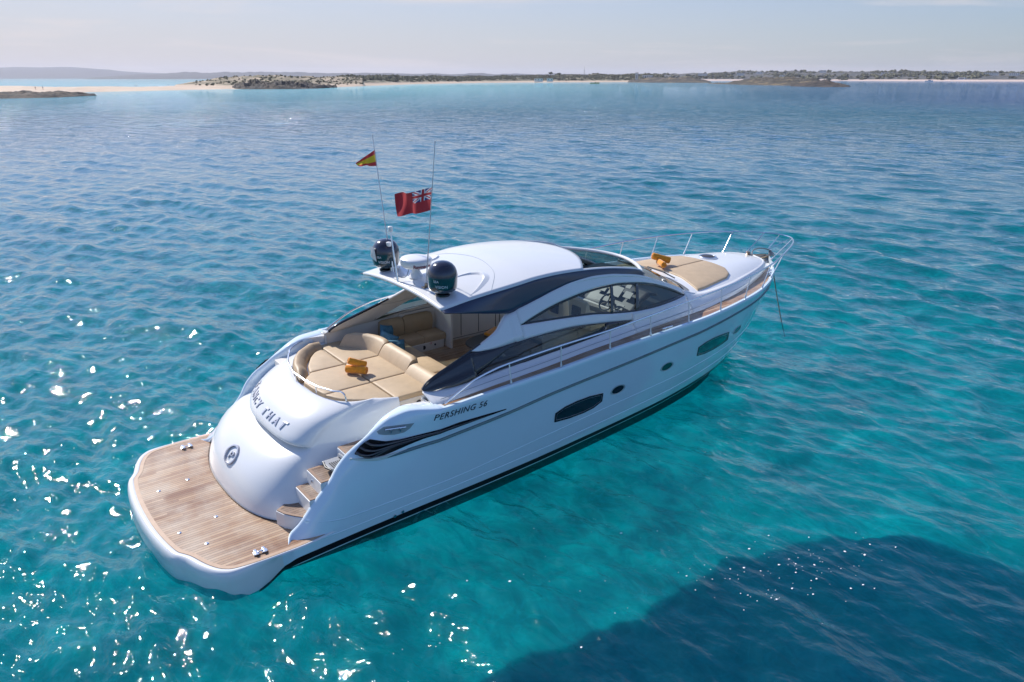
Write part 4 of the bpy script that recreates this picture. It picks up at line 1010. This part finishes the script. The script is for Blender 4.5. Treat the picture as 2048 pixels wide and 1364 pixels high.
def sea():
    radii=[4.0]
    while radii[-1]<420: radii.append(radii[-1]*1.0062)
    while radii[-1]<16000: radii.append(radii[-1]*1.035)
    R=np.array(radii); na=1080; A=np.radians(np.linspace(52.07-52,52.07+52,na+1))
    RR,AA=np.meshgrid(R,A,indexing='ij'); X=CAMX+RR*np.cos(AA); Y=CAMY+RR*np.sin(AA)
    dx=np.maximum(RR*.0062,RR*(A[1]-A[0])); dx[RR>420]=RR[RR>420]*.035
    Z=sea_z(X,Y,dx)
    v1=np.stack([X,Y,Z],-1).reshape(-1,3); nr=len(R); nc=na+1
    i,j=np.meshgrid(np.arange(nr-1),np.arange(nc-1),indexing='ij'); q=(i*nc+j)
    f1=np.stack([q,q+nc,q+nc+1,q+1],-1).reshape(-1,4)
    # the rest of the sea round and under this sector, coarser
    A2=np.radians(np.linspace(52.07+52,52.07-52+360,121)); R2=np.array([r for r in radii[::12]]+[radii[-1]])
    RR,AA=np.meshgrid(R2,A2,indexing='ij'); X=CAMX+RR*np.cos(AA); Y=CAMY+RR*np.sin(AA); Z=sea_z(X,Y,RR*.08)
    v2=np.stack([X,Y,Z],-1).reshape(-1,3); n2=len(R2); c2=121
    i,j=np.meshgrid(np.arange(n2-1),np.arange(c2-1),indexing='ij'); q=(i*c2+j)+len(v1)
    f2=np.stack([q,q+c2,q+c2+1,q+1],-1).reshape(-1,4)
    gx,gy=np.meshgrid(np.linspace(-4.3,4.3,60),np.linspace(-4.3,4.3,60),indexing='ij'); X=CAMX+gx;Y=CAMY+gy
    Z=sea_z(X,Y,np.full_like(X,.15))-.03
    v3=np.stack([X,Y,Z],-1).reshape(-1,3); i,j=np.meshgrid(np.arange(59),np.arange(59),indexing='ij'); q=(i*60+j)+len(v1)+len(v2)
    f3=np.stack([q,q+60,q+61,q+1],-1).reshape(-1,4)
    V=np.concatenate([v1,v2,v3]); F=np.concatenate([f1,f2,f3])
    me=bpy.data.meshes.new("sea"); me.vertices.add(len(V)); me.vertices.foreach_set('co',V.astype(np.float32).ravel())
    me.loops.add(F.size); me.loops.foreach_set('vertex_index',F.astype(np.int32).ravel())
    me.polygons.add(len(F)); me.polygons.foreach_set('loop_start',np.arange(0,F.size,4,dtype=np.int32)); me.polygons.foreach_set('loop_total',np.full(len(F),4,dtype=np.int32))
    me.polygons.foreach_set('use_smooth',np.ones(len(F),dtype=bool)); me.update(calc_edges=True)
    me.materials.append(M_sea); o=bpy.data.objects.new("sea",me); S.collection.objects.link(o); tag(o,kind="structure")
def sea_mat():
    m=bpy.data.materials.new("sea_water"); m.use_nodes=True; t=m.node_tree; t.nodes.clear()
    g=N(t,'ShaderNodeNewGeometry'); pos=g.outputs['Position']
    se=N(t,'ShaderNodeSeparateXYZ'); t.links.new(pos,se.inputs[0]); X,Y=se.outputs[0],se.outputs[1]
    flat=mapping(t,pos,scale=(1,1,0))
    b1=noise(t,mapping(t,pos,scale=(1.35,.8,1),rot=(0,0,math.radians(-8))),1.5,3,.55,.5)
    b2=noise(t,mapping(t,pos,scale=(1.3,.8,1),rot=(0,0,math.radians(20))),5.0,3,.5,.4)
    b3=noise(t,mapping(t,pos,scale=(1.3,.85,1)),.32,3,.55,.3)
    b5=noise(t,mapping(t,pos,scale=(1.3,.9,1),rot=(0,0,.6)),14,2,.6,.3)
    h=mathn(t,'ADD',mathn(t,'MULTIPLY',b1,.088),mathn(t,'ADD',mathn(t,'ADD',mathn(t,'MULTIPLY',b2,.030),mathn(t,'MULTIPLY',b5,.001)),mathn(t,'MULTIPLY',b3,.24)))
    D=mathn(t,'SQRT',mathn(t,'ADD',mathn(t,'MULTIPLY',X,X),mathn(t,'MULTIPLY',Y,Y)))
    b4=noise(t,mapping(t,pos,scale=(1.5,.7,1),rot=(0,0,math.radians(-8))),.30,5,.65,.3)
    farw=ramp(t,mathn(t,'DIVIDE',D,600),[(.08,0),(.3,1),(.9,.5)])
    h=mathn(t,'ADD',h,mathn(t,'MULTIPLY',mathn(t,'MULTIPLY',b4,farw),2.2))
    bu=N(t,'ShaderNodeBump',Strength=1.0,Distance=BUMP); t.links.new(h,bu.inputs['Height']); NR=bu.outputs[0]
    ang=mathn(t,'ARCTAN2',Y,X)
    mid=noise(t,flat,.42,5,.62,.8); big=noise(t,flat,.05,4,.6)
    # water colour: clear turquoise, uneven; ripple tint stands in for light bent by waves
    tint=mixc(t,ramp(t,mid,[(.35,0),(.65,1)]),WT_A,WT_B)
    rip=noise(t,mapping(t,flat,scale=(1.5,.7,1),rot=(0,0,math.radians(-8))),1.5,5,.66,1.2); tint=mixc(t,ramp(t,rip,[(.42,0),(.60,.8)]),tint,WT_C)
    body=mixc(t,ramp(t,big,[(.38,0),(.62,1)]),WB_A,WB_B)
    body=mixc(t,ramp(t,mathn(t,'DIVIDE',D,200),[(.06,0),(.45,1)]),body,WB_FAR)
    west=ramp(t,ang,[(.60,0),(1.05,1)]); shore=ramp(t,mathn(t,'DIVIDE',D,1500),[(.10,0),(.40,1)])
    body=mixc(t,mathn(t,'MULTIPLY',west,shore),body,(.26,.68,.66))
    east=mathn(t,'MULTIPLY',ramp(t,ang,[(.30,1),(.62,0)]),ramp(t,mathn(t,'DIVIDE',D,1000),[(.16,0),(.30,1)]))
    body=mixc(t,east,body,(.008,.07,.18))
    fine=noise(t,mapping(t,flat,scale=(1.6,.5,1),rot=(0,0,math.radians(-8))),.55,6,.7,.4)
    body=mixc(t,ramp(t,fine,[(.38,.55),(.62,0)]),body,mixc(t,1.0,body,(.45,.62,.72),'MULTIPLY'))
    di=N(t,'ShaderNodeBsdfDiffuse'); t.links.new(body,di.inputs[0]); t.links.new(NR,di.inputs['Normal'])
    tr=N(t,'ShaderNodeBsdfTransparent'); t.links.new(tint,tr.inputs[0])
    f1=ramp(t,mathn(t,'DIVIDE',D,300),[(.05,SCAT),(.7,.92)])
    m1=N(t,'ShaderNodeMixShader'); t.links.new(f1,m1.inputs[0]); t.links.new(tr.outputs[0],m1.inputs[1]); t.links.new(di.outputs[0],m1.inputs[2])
    gl=N(t,'ShaderNodeBsdfGlossy'); gl.inputs['Roughness'].default_value=.03; t.links.new(NR,gl.inputs['Normal']); gl.inputs[0].default_value=(1,1,1,1)
    vd=t.nodes.new('ShaderNodeVectorMath'); vd.operation='DOT_PRODUCT'; t.links.new(g.outputs['Incoming'],vd.inputs[0]); t.links.new(NR,vd.inputs[1])
    cosn=mathn(t,'ABSOLUTE',vd.outputs['Value'])   # Schlick: the same from above and below, so sunlight reaches the sand
    fres=mathn(t,'ADD',mathn(t,'MULTIPLY',mathn(t,'POWER',mathn(t,'SUBTRACT',1.0,cosn,True),5),.98),.02,True)
    m2=N(t,'ShaderNodeMixShader'); t.links.new(fres,m2.inputs[0]); t.links.new(m1.outputs[0],m2.inputs[1]); t.links.new(gl.outputs[0],m2.inputs[2])
    o=N(t,'ShaderNodeOutputMaterial'); t.links.new(m2.outputs[0],o.inputs[0])
    return m
def _x(): pass
def bed_mat():
    m=bpy.data.materials.new("seabed_sand"); m.use_nodes=True; t=m.node_tree; p=t.nodes['Principled BSDF']; p.inputs['Roughness'].default_value=1; p.inputs['Specular IOR Level'].default_value=0
    g=N(t,'ShaderNodeNewGeometry'); pos=g.outputs['Position']
    a=noise(t,pos,.13,5,.62,.5); b=noise(t,pos,.9,4,.6,.6); v=noise(t,pos,.8,3,.5,1.8)
    c=mixc(t,ramp(t,a,[(.50,0),(.72,.8)]),(.70,.72,.64),(.34,.38,.34))
    c=mixc(t,ramp(t,b,[(.45,0),(.65,.30)]),c,(.50,.54,.48))
    # caustic net of sunlight painted into the sand colour
    c=mixc(t,ramp(t,mathn(t,'ABSOLUTE',mathn(t,'SUBTRACT',v,.5)),[(0,.35),(.05,0)]),c,(.9,.9,.85))
    se=N(t,'ShaderNodeSeparateXYZ'); t.links.new(pos,se.inputs[0])
    def blob(cx,cy,rx,ry):
        w=noise(t,pos,.35,5,.6)
        w=mathn(t,'MULTIPLY',mathn(t,'SUBTRACT',w,.5),1.6)
        q=mathn(t,'SQRT',mathn(t,'ADD',mathn(t,'POWER',mathn(t,'DIVIDE',mathn(t,'SUBTRACT',se.outputs[0],cx),rx),2),mathn(t,'POWER',mathn(t,'DIVIDE',mathn(t,'SUBTRACT',se.outputs[1],cy),ry),2)))
        return ramp(t,mathn(t,'ADD',q,w),[(.65,1),(1.05,0)])
    for q in SHADE_PATCHES: c=mixc(t,mathn(t,'MULTIPLY',blob(*q[:4]),q[4]),c,(.02,.05,.05))
    t.links.new(c,p.inputs['Base Color'])
    p.subsurface_method='BURLEY' if hasattr(p,'subsurface_method') else None; p.inputs['Subsurface Weight'].default_value=1; p.inputs['Subsurface Radius'].default_value=(.5,.5,.5); p.inputs['Subsurface Scale'].default_value=BLUR
    return m
M_bed=bed_mat()
def seabed():
    n=150; r=[]
    gx=[-32+ i*.35 for i in range(0,240)]; gy=[-38+i*.35 for i in range(0,240)]
    rows=[[(x,y,-BED+.30*fb0(x,y,.42)+.14*fb0(x+40,y,1.1)) for x in gx] for y in gy]
    m=MB(); m.grid(rows); 
    R=9000; m.add([(-R,-R,-BED-1.5),(R,-R,-BED-1.5),(R,R,-BED-1.5),(-R,R,-BED-1.5)],[(0,1,2,3)])
    o=m.build("seabed",M_bed,None); tag(o,kind="structure")
from mathutils import noise as mn
def fb0(x,y,s): return mn.fractal(Vector((x*s,y*s,9.1)),1.0,2.0,4)
seabed()
M_sea=sea_mat(); sea()
rr=random.Random(12); V=[]; m=MB()
for k in range(130):
    if k<100: x=rr.gauss(7.4,1.0); y=-7.1-.30*(x-7.4)+rr.gauss(0,.42)
    else: x=rr.gauss(5.0,1.6); y=rr.gauss(-4.9,.8)  # these white flecks stand in for a glint on the water
    z=float(sea_z(np.array([x]),np.array([y]),np.array([.1]))[0])+.012; s_=.006+.016*rr.random()**3; a0=rr.uniform(0,6.28)
    m.add([(x+s_*rr.uniform(.6,1.5)*math.cos(a0+i*1.047),y+s_*rr.uniform(.5,1.2)*math.sin(a0+i*1.047),z) for i in range(6)]+[(x,y,z+s_*.4)],[(i,(i+1)%6,6) for i in range(6)])
tag(m.build("foam_glint_flecks",mat('foam_glint_fleck',(.85,.88,.88),.6),None),"tiny white foam flecks drifting over the dark patch, with a few painted glints nearer the yacht","foam",kind="stuff")

# ================================================================= SHORE
from mathutils import noise as mn
def fb(x,y,s,o=4):
    return mn.fractal(Vector((x*s,y*s,3.7)),1.0,2.0,o)
def polar(az,D): a=math.radians(az); return CAMX+D*math.cos(a),CAMY+D*math.sin(a)
def land(name,mt,azs,Dn,Df,zt,nc=200,nr=40,prof=None,rough=.15,rs=.02,base=-.4,beach=0,kind='structure'):
    rows=[]
    for i in range(nr+1):
        t=i/nr; r=[]
        for j in range(nc+1):
            az=azs[0]+(azs[-1]-azs[0])*j/nc
            q=(lambda ys: ip(az,azs if azs[0]<azs[-1] else azs[::-1],ys if azs[0]<azs[-1] else ys[::-1]))
            dn,df,z=q(Dn),q(Df),q(zt); D=dn+(df-dn)*t
            x,y=polar(az,D); n=fb(x,y,rs,5); n2=fb(x,y,rs*.28,3)
            D+=n2*(df-dn)*.05*(1-t); x,y=polar(az,D)
            f=np.interp(t,*zip(*(prof or [(0,0),(.2,.45),(.5,.95),(.62,1),(.85,.6),(1,0)])))
            e=min(1,j/4,(nc-j)/4)
            zz=base+(z-base)*f*e*(1+rough*n*2.2+.10*n2)
            r.append((x,y,zz))
        rows.append(r)
    m=MB(); m.grid(rows); o=m.build(name,mt,None,angle=60); tag(o,kind=kind); return o
def ground(name,cols,s=.05,s2=.4,th=(.42,.58),zsand=None,sand=(.55,.42,.30),dth=.46):
    def b(t,p,tcn):
        g=N(t,'ShaderNodeNewGeometry'); pos=g.outputs['Position']; se=N(t,'ShaderNodeSeparateXYZ'); t.links.new(pos,se.inputs[0])
        a=noise(t,pos,s,6,.65); d=noise(t,pos,s2,5,.7)
        c=mixc(t,ramp(t,a,[(th[0],0),(th[1],1)]),cols[0],cols[1]); c=mixc(t,ramp(t,d,[(dth,0),(dth+.14,1)]),c,cols[2])
        if zsand is not None:
            zz=mathn(t,'ADD',se.outputs[2],mathn(t,'MULTIPLY',mathn(t,'SUBTRACT',d,.5),2.2))
            c=mixc(t,ramp(t,mathn(t,'DIVIDE',zz,20),[(zsand/20,1),((zsand+.5)/20,0)]),c,sand)
        t.links.new(c,p.inputs['Base Color'])
        bb=N(t,'ShaderNodeBump',Strength=.8,Distance=1.2); t.links.new(d,bb.inputs['Height']); t.links.new(bb.outputs[0],p.inputs['Normal'])
    return mat(name,cols[0],.9,builder=b)
G_sand=ground('beach_sand',((.60,.45,.32),(.52,.38,.27),(.62,.50,.38)),.03,.2)
G_dune=ground('dune_scrub_ground',((.50,.38,.26),(.13,.115,.06),(.26,.21,.13)),.05,.22,(.44,.56),1.9)
G_dune2=ground('marram_dune_ground',((.36,.31,.19),(.055,.06,.035),(.09,.09,.05)),.035,.16,(.44,.56),2.3)
G_rock=ground('dark_rock',((.035,.03,.026),(.11,.08,.055),(.02,.018,.016)),.09,.45)
G_isle=ground('islet_rock',((.07,.06,.04),(.26,.19,.10),(.035,.03,.022)),.04,.30,(.50,.62))
G_far=ground('far_scrub',((.035,.042,.035),(.065,.065,.055),(.16,.14,.12)),.02,.05,(.50,.72),3.2,(.62,.48,.40))
G_hill=ground('distant_hill',((.06,.06,.065),(.08,.08,.08),(.05,.05,.055)),.004,.02)
land("sand_spit",G_sand,[90,84.4,80.4,77,74.6,72.5,69],[430,440,470,505,535,560,595],[760,721,650,665,732,790,800],[2.3,2.2,2.0,1.5,1.3,1.4,1.6],160,16,[(0,0),(.12,.4),(.45,.9),(.7,1),(.92,.6),(1,0)],.15,.03)
land("shore_rocks",G_rock,[92,84.5,82.1,80.5,79.2],[338,347,352,372,392],[430,425,415,405,398],[1.7,1.6,1.5,1.3,.5],260,36,[(0,0),(.12,.6),(.4,1),(.8,.8),(1,0)],.38,.14)
land("dune_headland",G_dune,[74.8,73,71.6,69.9,67.5,66,64,62.3],[620,596,580,575,585,610,680,740],[800,900,960,980,1000,1000,1000,980],[1.2,4.2,6.8,8.2,8.0,7.4,6.8,6.2],240,44,None,.22,.03)
land("low_rocks",G_rock,[71.2,70.2,68.5,67,65.5,64.2],[583,568,566,572,596,655],[650,650,655,650,660,690],[1.2,3.4,3.8,3.2,2.2,1.3],260,36,[(0,0),(.12,.6),(.45,1),(.8,.7),(1,0)],.5,.16)
land("beach_dunes",G_dune2,[65.5,62.7,60,56.4,53,51.1,47,44,41.3],[690,760,900,1085,1240,1310,1400,1460,1490],[1150,1250,1400,1600,1700,1800,1850,1900,1900],[6,8.5,9,9,10,11,12,12.5,12],380,60,[(0,0),(.05,.12),(.10,.15),(.16,.45),(.3,.68),(.5,.8),(.75,1),(1,.5)],.14,.03)
land("rock_headland",G_isle,[44,42.5,41,39.5,38.2],[1330,1290,1270,1260,1290],[1600,1600,1580,1500,1380],[3.2,5.8,7.4,6,1],140,24,None,.3,.03)
land("islet",G_isle,[38.6,37.5,36.3,34.6,33,31.6,30.4],[1080,1010,930,860,830,830,850],[1110,1080,1060,1040,1010,960,900],[.8,1.6,4.5,6.8,6.2,4.5,.8],170,24,None,.28,.05)
land("islet",G_rock,[33.2,32.2,31.0,30.0,29.35],[760,735,715,715,730],[800,820,820,800,760],[.8,2.6,4.3,3.2,.8],130,20,None,.3,.06)
land("far_coast",G_far,[47,43,39.5,36,32,29,25,21,17,8],[2300,2300,2250,2150,2150,2100,2000,1960,1950,1950],[4200,4200,4200,4000,4000,4000,4000,4000,4000,4000],[15,19,23,27,27,27,25,24,23,23],380,50,[(0,0),(.012,.05),(.03,.10),(.15,.35),(.45,.8),(.7,1),(1,.7)],.16,.012)
land("distant_headland",G_hill,[79.9,78,76,74.3,71,68,65,60,55,50,43],[5200]*11,[8000]*11,[4,20,33,42,46,47,45,42,38,36,34],300,20,None,.12,.006)
land("distant_mountain",G_hill,[98,90,84.2,82.2,80.2,78.8,77.4,75.9,74,72],[9000]*10,[13000]*10,[120,122,124,130,133,122,96,68,50,40],240,16,[(0,0),(.3,.7),(.6,1),(1,.4)],.05,.0018)
# foam line along the spit
m=MB()
M_foam=mat('foam',(.8,.82,.82),.8)
for a0,a1,d0,d1 in ((78.6,77.4,672,668),(76.2,74.9,700,735),(75.0,73.9,745,800)):
    rows=[]
    for j in range(31):
        a=a0+(a1-a0)*j/30; d=d0+(d1-d0)*j/30; wv=4+3*math.sin(j*.9)+2*math.sin(j*2.3); k=math.sin(math.pi*j/30)
        rows.append([(*polar(a,d-wv*.3*k),.15),(*polar(a,d+2*k),.75*k+.1),(*polar(a,d+(4+wv)*k),.15)])
    m.grid(rows)
tag(m.build("surf",M_foam,None),"white surf breaking behind the sand spit","surf",kind="stuff")
# ---- people on the shore: one continuous figure each
M_skin=mat('tanned_skin',(.30,.17,.11),.6); M_cl=[mat('dark_clothes',(.03,.035,.05),.8),mat('blue_clothes',(.06,.10,.22),.8),mat('red_clothes',(.35,.06,.05),.8)]
def person(az,D,z,ci,label,walk=.2,face=0):
    x,y=polar(az,D); r=empty("person",Matrix.Translation((x,y,z))@Matrix.Rotation(face,4,'Z')); m=MB()
    rows=[]
    def ring(c,rx,ry,n=10): return [(c[0]+rx*math.cos(2*math.pi*k/n),c[1]+ry*math.sin(2*math.pi*k/n),c[2]) for k in range(n)]
    m.grid([ring((0,0,zz),a,b) for zz,a,b in ((.80,.10,.13),(.88,.12,.17),(1.0,.10,.15),(1.2,.12,.18),(1.38,.12,.20),(1.45,.07,.12),(1.49,.05,.055),(1.55,.055,.06),(1.60,.09,.075),(1.68,.10,.08),(1.74,.08,.06),(1.77,.01,.01))],closed=True,cap0=True,cap1=True)
    for sg in (-1,1):
        m.tube([(0,sg*.09,.88),(sg*walk*.35,sg*.10,.47),(sg*walk,sg*.10,.08),(sg*walk+.14,sg*.10,.03)],[.09,.065,.045,.03],8)
        m.tube([(0,sg*.19,1.40),(-sg*walk*.3,sg*.25,1.12),(-sg*walk*.7,sg*.24,.88)],[.05,.04,.03],8)
    m.build("body",M_skin,r)
    c=MB(); c.grid([ring((0,0,zz),a,b) for zz,a,b in ((.74,.135,.185),(.88,.13,.18),(1.0,.11,.16),(1.2,.13,.19),(1.40,.13,.21),(1.45,.08,.13))],closed=True); c.build("clothing",M_cl[ci],r)
    tag(r,label,"person","people on the beach")
    return r
person(82.55,470,1.6,0,"person in dark clothes walking on the left sand bar, left of the walking pair",.28,.4)
person(82.15,472,1.6,1,"person in blue following close behind on the left sand bar",.22,.4)
person(77.02,640,1.0,0,"left one of two people standing close together on the sand spit",.05)
person(76.93,642,1.0,0,"right one of two people standing close together on the sand spit",.08,.3)
person(75.05,700,1.0,0,"person alone at the far end of the sand spit before the dunes",.15)
person(63.25,775,.4,0,"bather at the water's edge nearest the dune headland",.1)
person(63.0,778,.4,2,"bather in red at the water's edge beside the headland",.1)
person(62.7,790,.4,0,"bather in dark clothes farthest right of the group at the water's edge",.1)
person(59.2,925,.9,0,"person strolling alone on the long beach below the dune cut",.2)
person(58.4,965,1.0,0,"person in dark clothes on the long beach, right of the stroller",.15)
# ---- small craft and buildings along the shore
M_lime=mat('lime_hull',(.30,.34,.02),.5); M_olive=mat('olive_trim',(.10,.12,.03),.6); M_wall=mat('whitewash',(.95,.86,.76),.8,var=.06,vscale=.5); M_win=mat('dark_opening',(.03,.03,.035),.4); M_roof=mat('flat_roof',(.45,.33,.26),.9)
def small_boat(az,D,L,hd,mt,mt2,label,cabin=True,name="motor_boat"):
    x,y=polar(az,D); r=empty(name,Matrix.Translation((x,y,0))@Matrix.Rotation(hd,4,'Z')); m=MB(); rows=[]
    for i in range(21):
        t=i/20; s=-L/2+L*t; w=L*.15*(1-max(0,(t-.45)/.55)**2.2)+.02; h=L*.085*(1+.5*t*t)
        rows.append([(s,-w,h),(s,-w*.85,0),(s,0,-.4),(s,w*.85,0),(s,w,h)])
    m.grid(rows,cap0=True); m.grid([[(p[0][0],p[0][1]*.97,p[0][2]-.05),(p[0][0],0,p[0][2]-.02),(p[4][0],p[4][1]*.97,p[4][2]-.05)] for p in rows]); m.build("hull",mt,r,solid=.03,offset=0)
    if cabin:
        m=MB(); m.prism([(-L*.12,-L*.09),(L*.18,-L*.08),(L*.24,0),(L*.18,L*.08),(-L*.12,L*.09)],L*.09,L*.20); c=m.build("cabin",mt2,r,bevel=.1); m=MB(); m.box(-L*.1,L*.17,-L*.094,L*.094,L*.135,L*.175); m.build("window",M_win,c)
    else:
        m=MB()
        for a in (-.3,-.05,.2): m.box(L*a,L*a+.35,-L*.1,L*.1,L*.07,L*.10)
        m.tube([(-L*.35,-L*.1,L*.09),(-L*.35,-L*.1,L*.19),(-L*.35,L*.1,L*.19),(-L*.35,L*.1,L*.09)],.06,6)
        m.box(L*.02,L*.10,-.5,.5,L*.08,L*.17); m.build("thwart",mt2,r)
    tag(r,label,"boat"); return r
small_boat(46.25,1085,12.5,math.radians(-42),M_lime,M_olive,"lime green open boat moored off the middle of the beach",False)
small_boat(24.9,1960,16,math.radians(-60),M_white,M_white,"white motor boat far away off the right hand shore")
small_boat(23.2,2050,40,math.radians(-65),M_white,M_white,"large white ship lying far away along the right hand coast","1")
def house(az,D,z,w,dp,h,label,name="house",door=True):
    x,y=polar(az,D); r=empty(name,Matrix.Translation((x,y,z))@Matrix.Rotation(math.radians(az),4,'Z')); m=MB(); m.box(-dp/2,dp/2,-w/2,w/2,-2,h); m.build("wall",M_wall,r,smooth=False)
    m=MB(); m.box(-dp/2-.2,dp/2+.2,-w/2-.2,w/2+.2,h,h+.3); m.build("roof",M_roof,r,smooth=False)
    n=max(1,int(w/4))
    for k in range(n):
        m=MB(); c=-w/2+(k+.5)*w/n; m.box(-dp/2-.06,-dp/2+.05,c-.6,c+.6,h*.25,h*.72); m.build("window",M_win,r,smooth=False)
    tag(r,label,"building","low buildings along the shore")
house(50.2,1330,3.0,14,8,3.2,"long low white beach bar under the tall tree, left part","beach_bar")
house(49.4,1335,3.2,10,8,3.0,"low white beach hut right of the beach bar under the tall tree","beach_bar")
house(43.35,1480,3,5,5,13,"pale square tower by the right end of the beach","tower")
house(42.6,1560,6,20,9,6,"wide pale building on stilts of rock right of the square tower","house")
house(43.5,1440,.8,9,5,3,"small white boathouse on the waterline below the square tower","boathouse")
for k,(az,D,z,w) in enumerate(((38.9,2500,15,26),(36.4,2450,15,22),(35.2,2600,20,18),(33.6,2400,10,24),(27.4,2500,16,26),(24.0,2650,19,30),(21.6,2500,15,34),(20.4,2450,14,22),(31.2,2700,24,20))):
    house(az,D,z,w,12,5,["pale house highest on the far coast beyond the rock headland","pale house on the far coast above the gap before the islet","pale house on the far coast above the islet's left end","pale house low on the far coast behind the islet","pale house on the far coast just right of the islets","wide pale house on the far coast left of the large ship","widest pale house on the far right coast","pale house farthest right on the far coast","pale house near the skyline behind the smaller islet"][k])
x,y=polar(47.0,1600); r=empty("radio_mast",Matrix.Translation((x,y,10))); m=MB(); m.tube([(0,0,0),(0,0,18)],[.35,.12],6); m.build("pole",M_win,r); m=MB(); m.tube([(0,0,13),(3.5,0,2)],.08,4); m.tube([(0,0,13),(-3.5,0,2)],.08,4); m.build("guy_wire",M_win,r); tag(r,"thin tall mast rising above the dunes behind the lime green boat","mast")
M_leaf=mat('dark_foliage',(.035,.045,.025),.8,var=.4,vscale=.8); M_bark=mat('bark',(.09,.06,.04),.9)
def tree(az,D,z,h,cr,label,flat=.45):
    x,y=polar(az,D); r=empty("tree",Matrix.Translation((x,y,z))); m=MB(); m.tube([(0,0,-1),(.3,.1,h*.4),(.1,.3,h*.75)],[.4,.28,.15],7)
    for a in range(4): m.tube([(.2,.2,h*.55),(math.cos(a*1.6)*cr*.6,math.sin(a*1.6)*cr*.6,h*.8)],[.15,.06],5)
    m.build("trunk",M_bark,r); m=MB(); rr=random.Random(int(az*100))
    for k in range(260):
        u=rr.uniform(-1,1); th=rr.uniform(0,6.28); q=rr.random()**.4; R=cr*q*math.sqrt(1-u*u)*(1+.25*math.sin(3*th))
        c=Vector((R*math.cos(th),R*math.sin(th),h*.82+u*cr*flat*q)); s_=rr.uniform(.25,.6)
        a=Vector((rr.uniform(-1,1),rr.uniform(-1,1),rr.uniform(-.5,1))).normalized(); b=a.orthogonal().normalized(); d=a.cross(b)
        m.add([tuple(c+b*s_),tuple(c+d*s_),tuple(c-b*s_),tuple(c-d*s_)],[(0,1,2,3)])
    m.build("crown",M_leaf,r,smooth=False); tag(r,label,"tree","trees standing above the dunes")
tree(49.35,1380,5,12,4.2,"tall umbrella-shaped tree behind the white beach bar")
tree(48.75,1400,5,10.5,3.6,"lower round tree just right of the umbrella-shaped one")
# bushes along the dune crests: too many to count
def scrub(n,a0,a1,dn,df,zf,name,label,smin,smax,seed,dens=None):
    rr=random.Random(seed); V=[];F=[]; m=MB()
    for k in range(n):
        t=rr.random(); az=a0+(a1-a0)*t; u=rr.random(); D=dn(az)+(df(az)-dn(az))*u; x,y=polar(az,D); z=zf(x,y)
        if z is None: continue
        s_=rr.uniform(smin,smax); c=Vector((x,y,z+s_*.25))
        for q in range(5):
            a=rr.uniform(0,6.28); v=[(c.x+s_*rr.uniform(.7,1.2)*math.cos(a+i*1.256),c.y+s_*rr.uniform(.7,1.2)*math.sin(a+i*1.256),c.z+s_*rr.uniform(-.45,.5)) for i in range(5)]
            m.add(v+[(c.x,c.y,c.z+s_*rr.uniform(.4,.9))],[(i,(i+1)%5,5) for i in range(5)])
    o=m.build(name,M_scrub,None,smooth=False); tag(o,label,"bushes",kind="stuff")
M_scrub=mat('olive_scrub',(.12,.115,.06),.9,var=.5,vscale=.15)
bpy.context.view_layer.update()
def zof(obj):
    from mathutils.bvhtree import BVHTree
    dg=bpy.context.evaluated_depsgraph_get(); bt=BVHTree.FromObject(obj,dg)
    def f(x,y):
        h=bt.ray_cast(Vector((x,y,200)),Vector((0,0,-1)))[0]; return None if h is None or h.z<1.6 else h.z
    return f
zd_=zof(bpy.data.objects['beach_dunes'])
I=lambda xs,ys: (lambda a: float(np.interp(a,xs[::-1],ys[::-1])))
scrub(5200,65,41.5,I([65.5,62.7,56.4,51.1,41.3],[740,840,1160,1390,1560]),I([65.5,56.4,41.3],[1150,1600,1900]),zd_,"dune_scrub","grey green scrub covering the dunes behind the long beach",1.0,2.5,3)
fz_=zof(bpy.data.objects['far_coast'])
scrub(3000,46,8,lambda a:2060,lambda a:3300,lambda x,y:(lambda q:None if q is None or fb(x,y,.006,3)<-.12 else q)(fz_(x,y)),'coastal_wood','dark wood and scrub covering the far coast in one broken band',3.5,8,8)
scrub(900,73.5,62.5,lambda a:630,lambda a:960,zof(bpy.data.objects['dune_headland']),"dune_scrub","sparse low scrub over the sandy headland",.5,1.3,4)

# ---- haze
if HAZE:
    m=MB(); X0,X1,Y0,Y1=-4000,14500,-4000,14500
    m.box(X0,X1,Y0,Y1,-9,HAZE_TOP); o=m.build("haze",[],None,smooth=False); 
    hm=bpy.data.materials.new("haze_air"); hm.use_nodes=True; t=hm.node_tree; t.nodes.clear(); v=N(t,'ShaderNodeVolumePrincipled'); v.inputs['Color'].default_value=(.86,.88,1,1); v.inputs['Density'].default_value=HAZE; v.inputs['Anisotropy'].default_value=.2
    ou=N(t,'ShaderNodeOutputMaterial'); t.links.new(v.outputs[0],ou.inputs['Volume']); o.data.materials.append(hm); tag(o,kind="stuff")
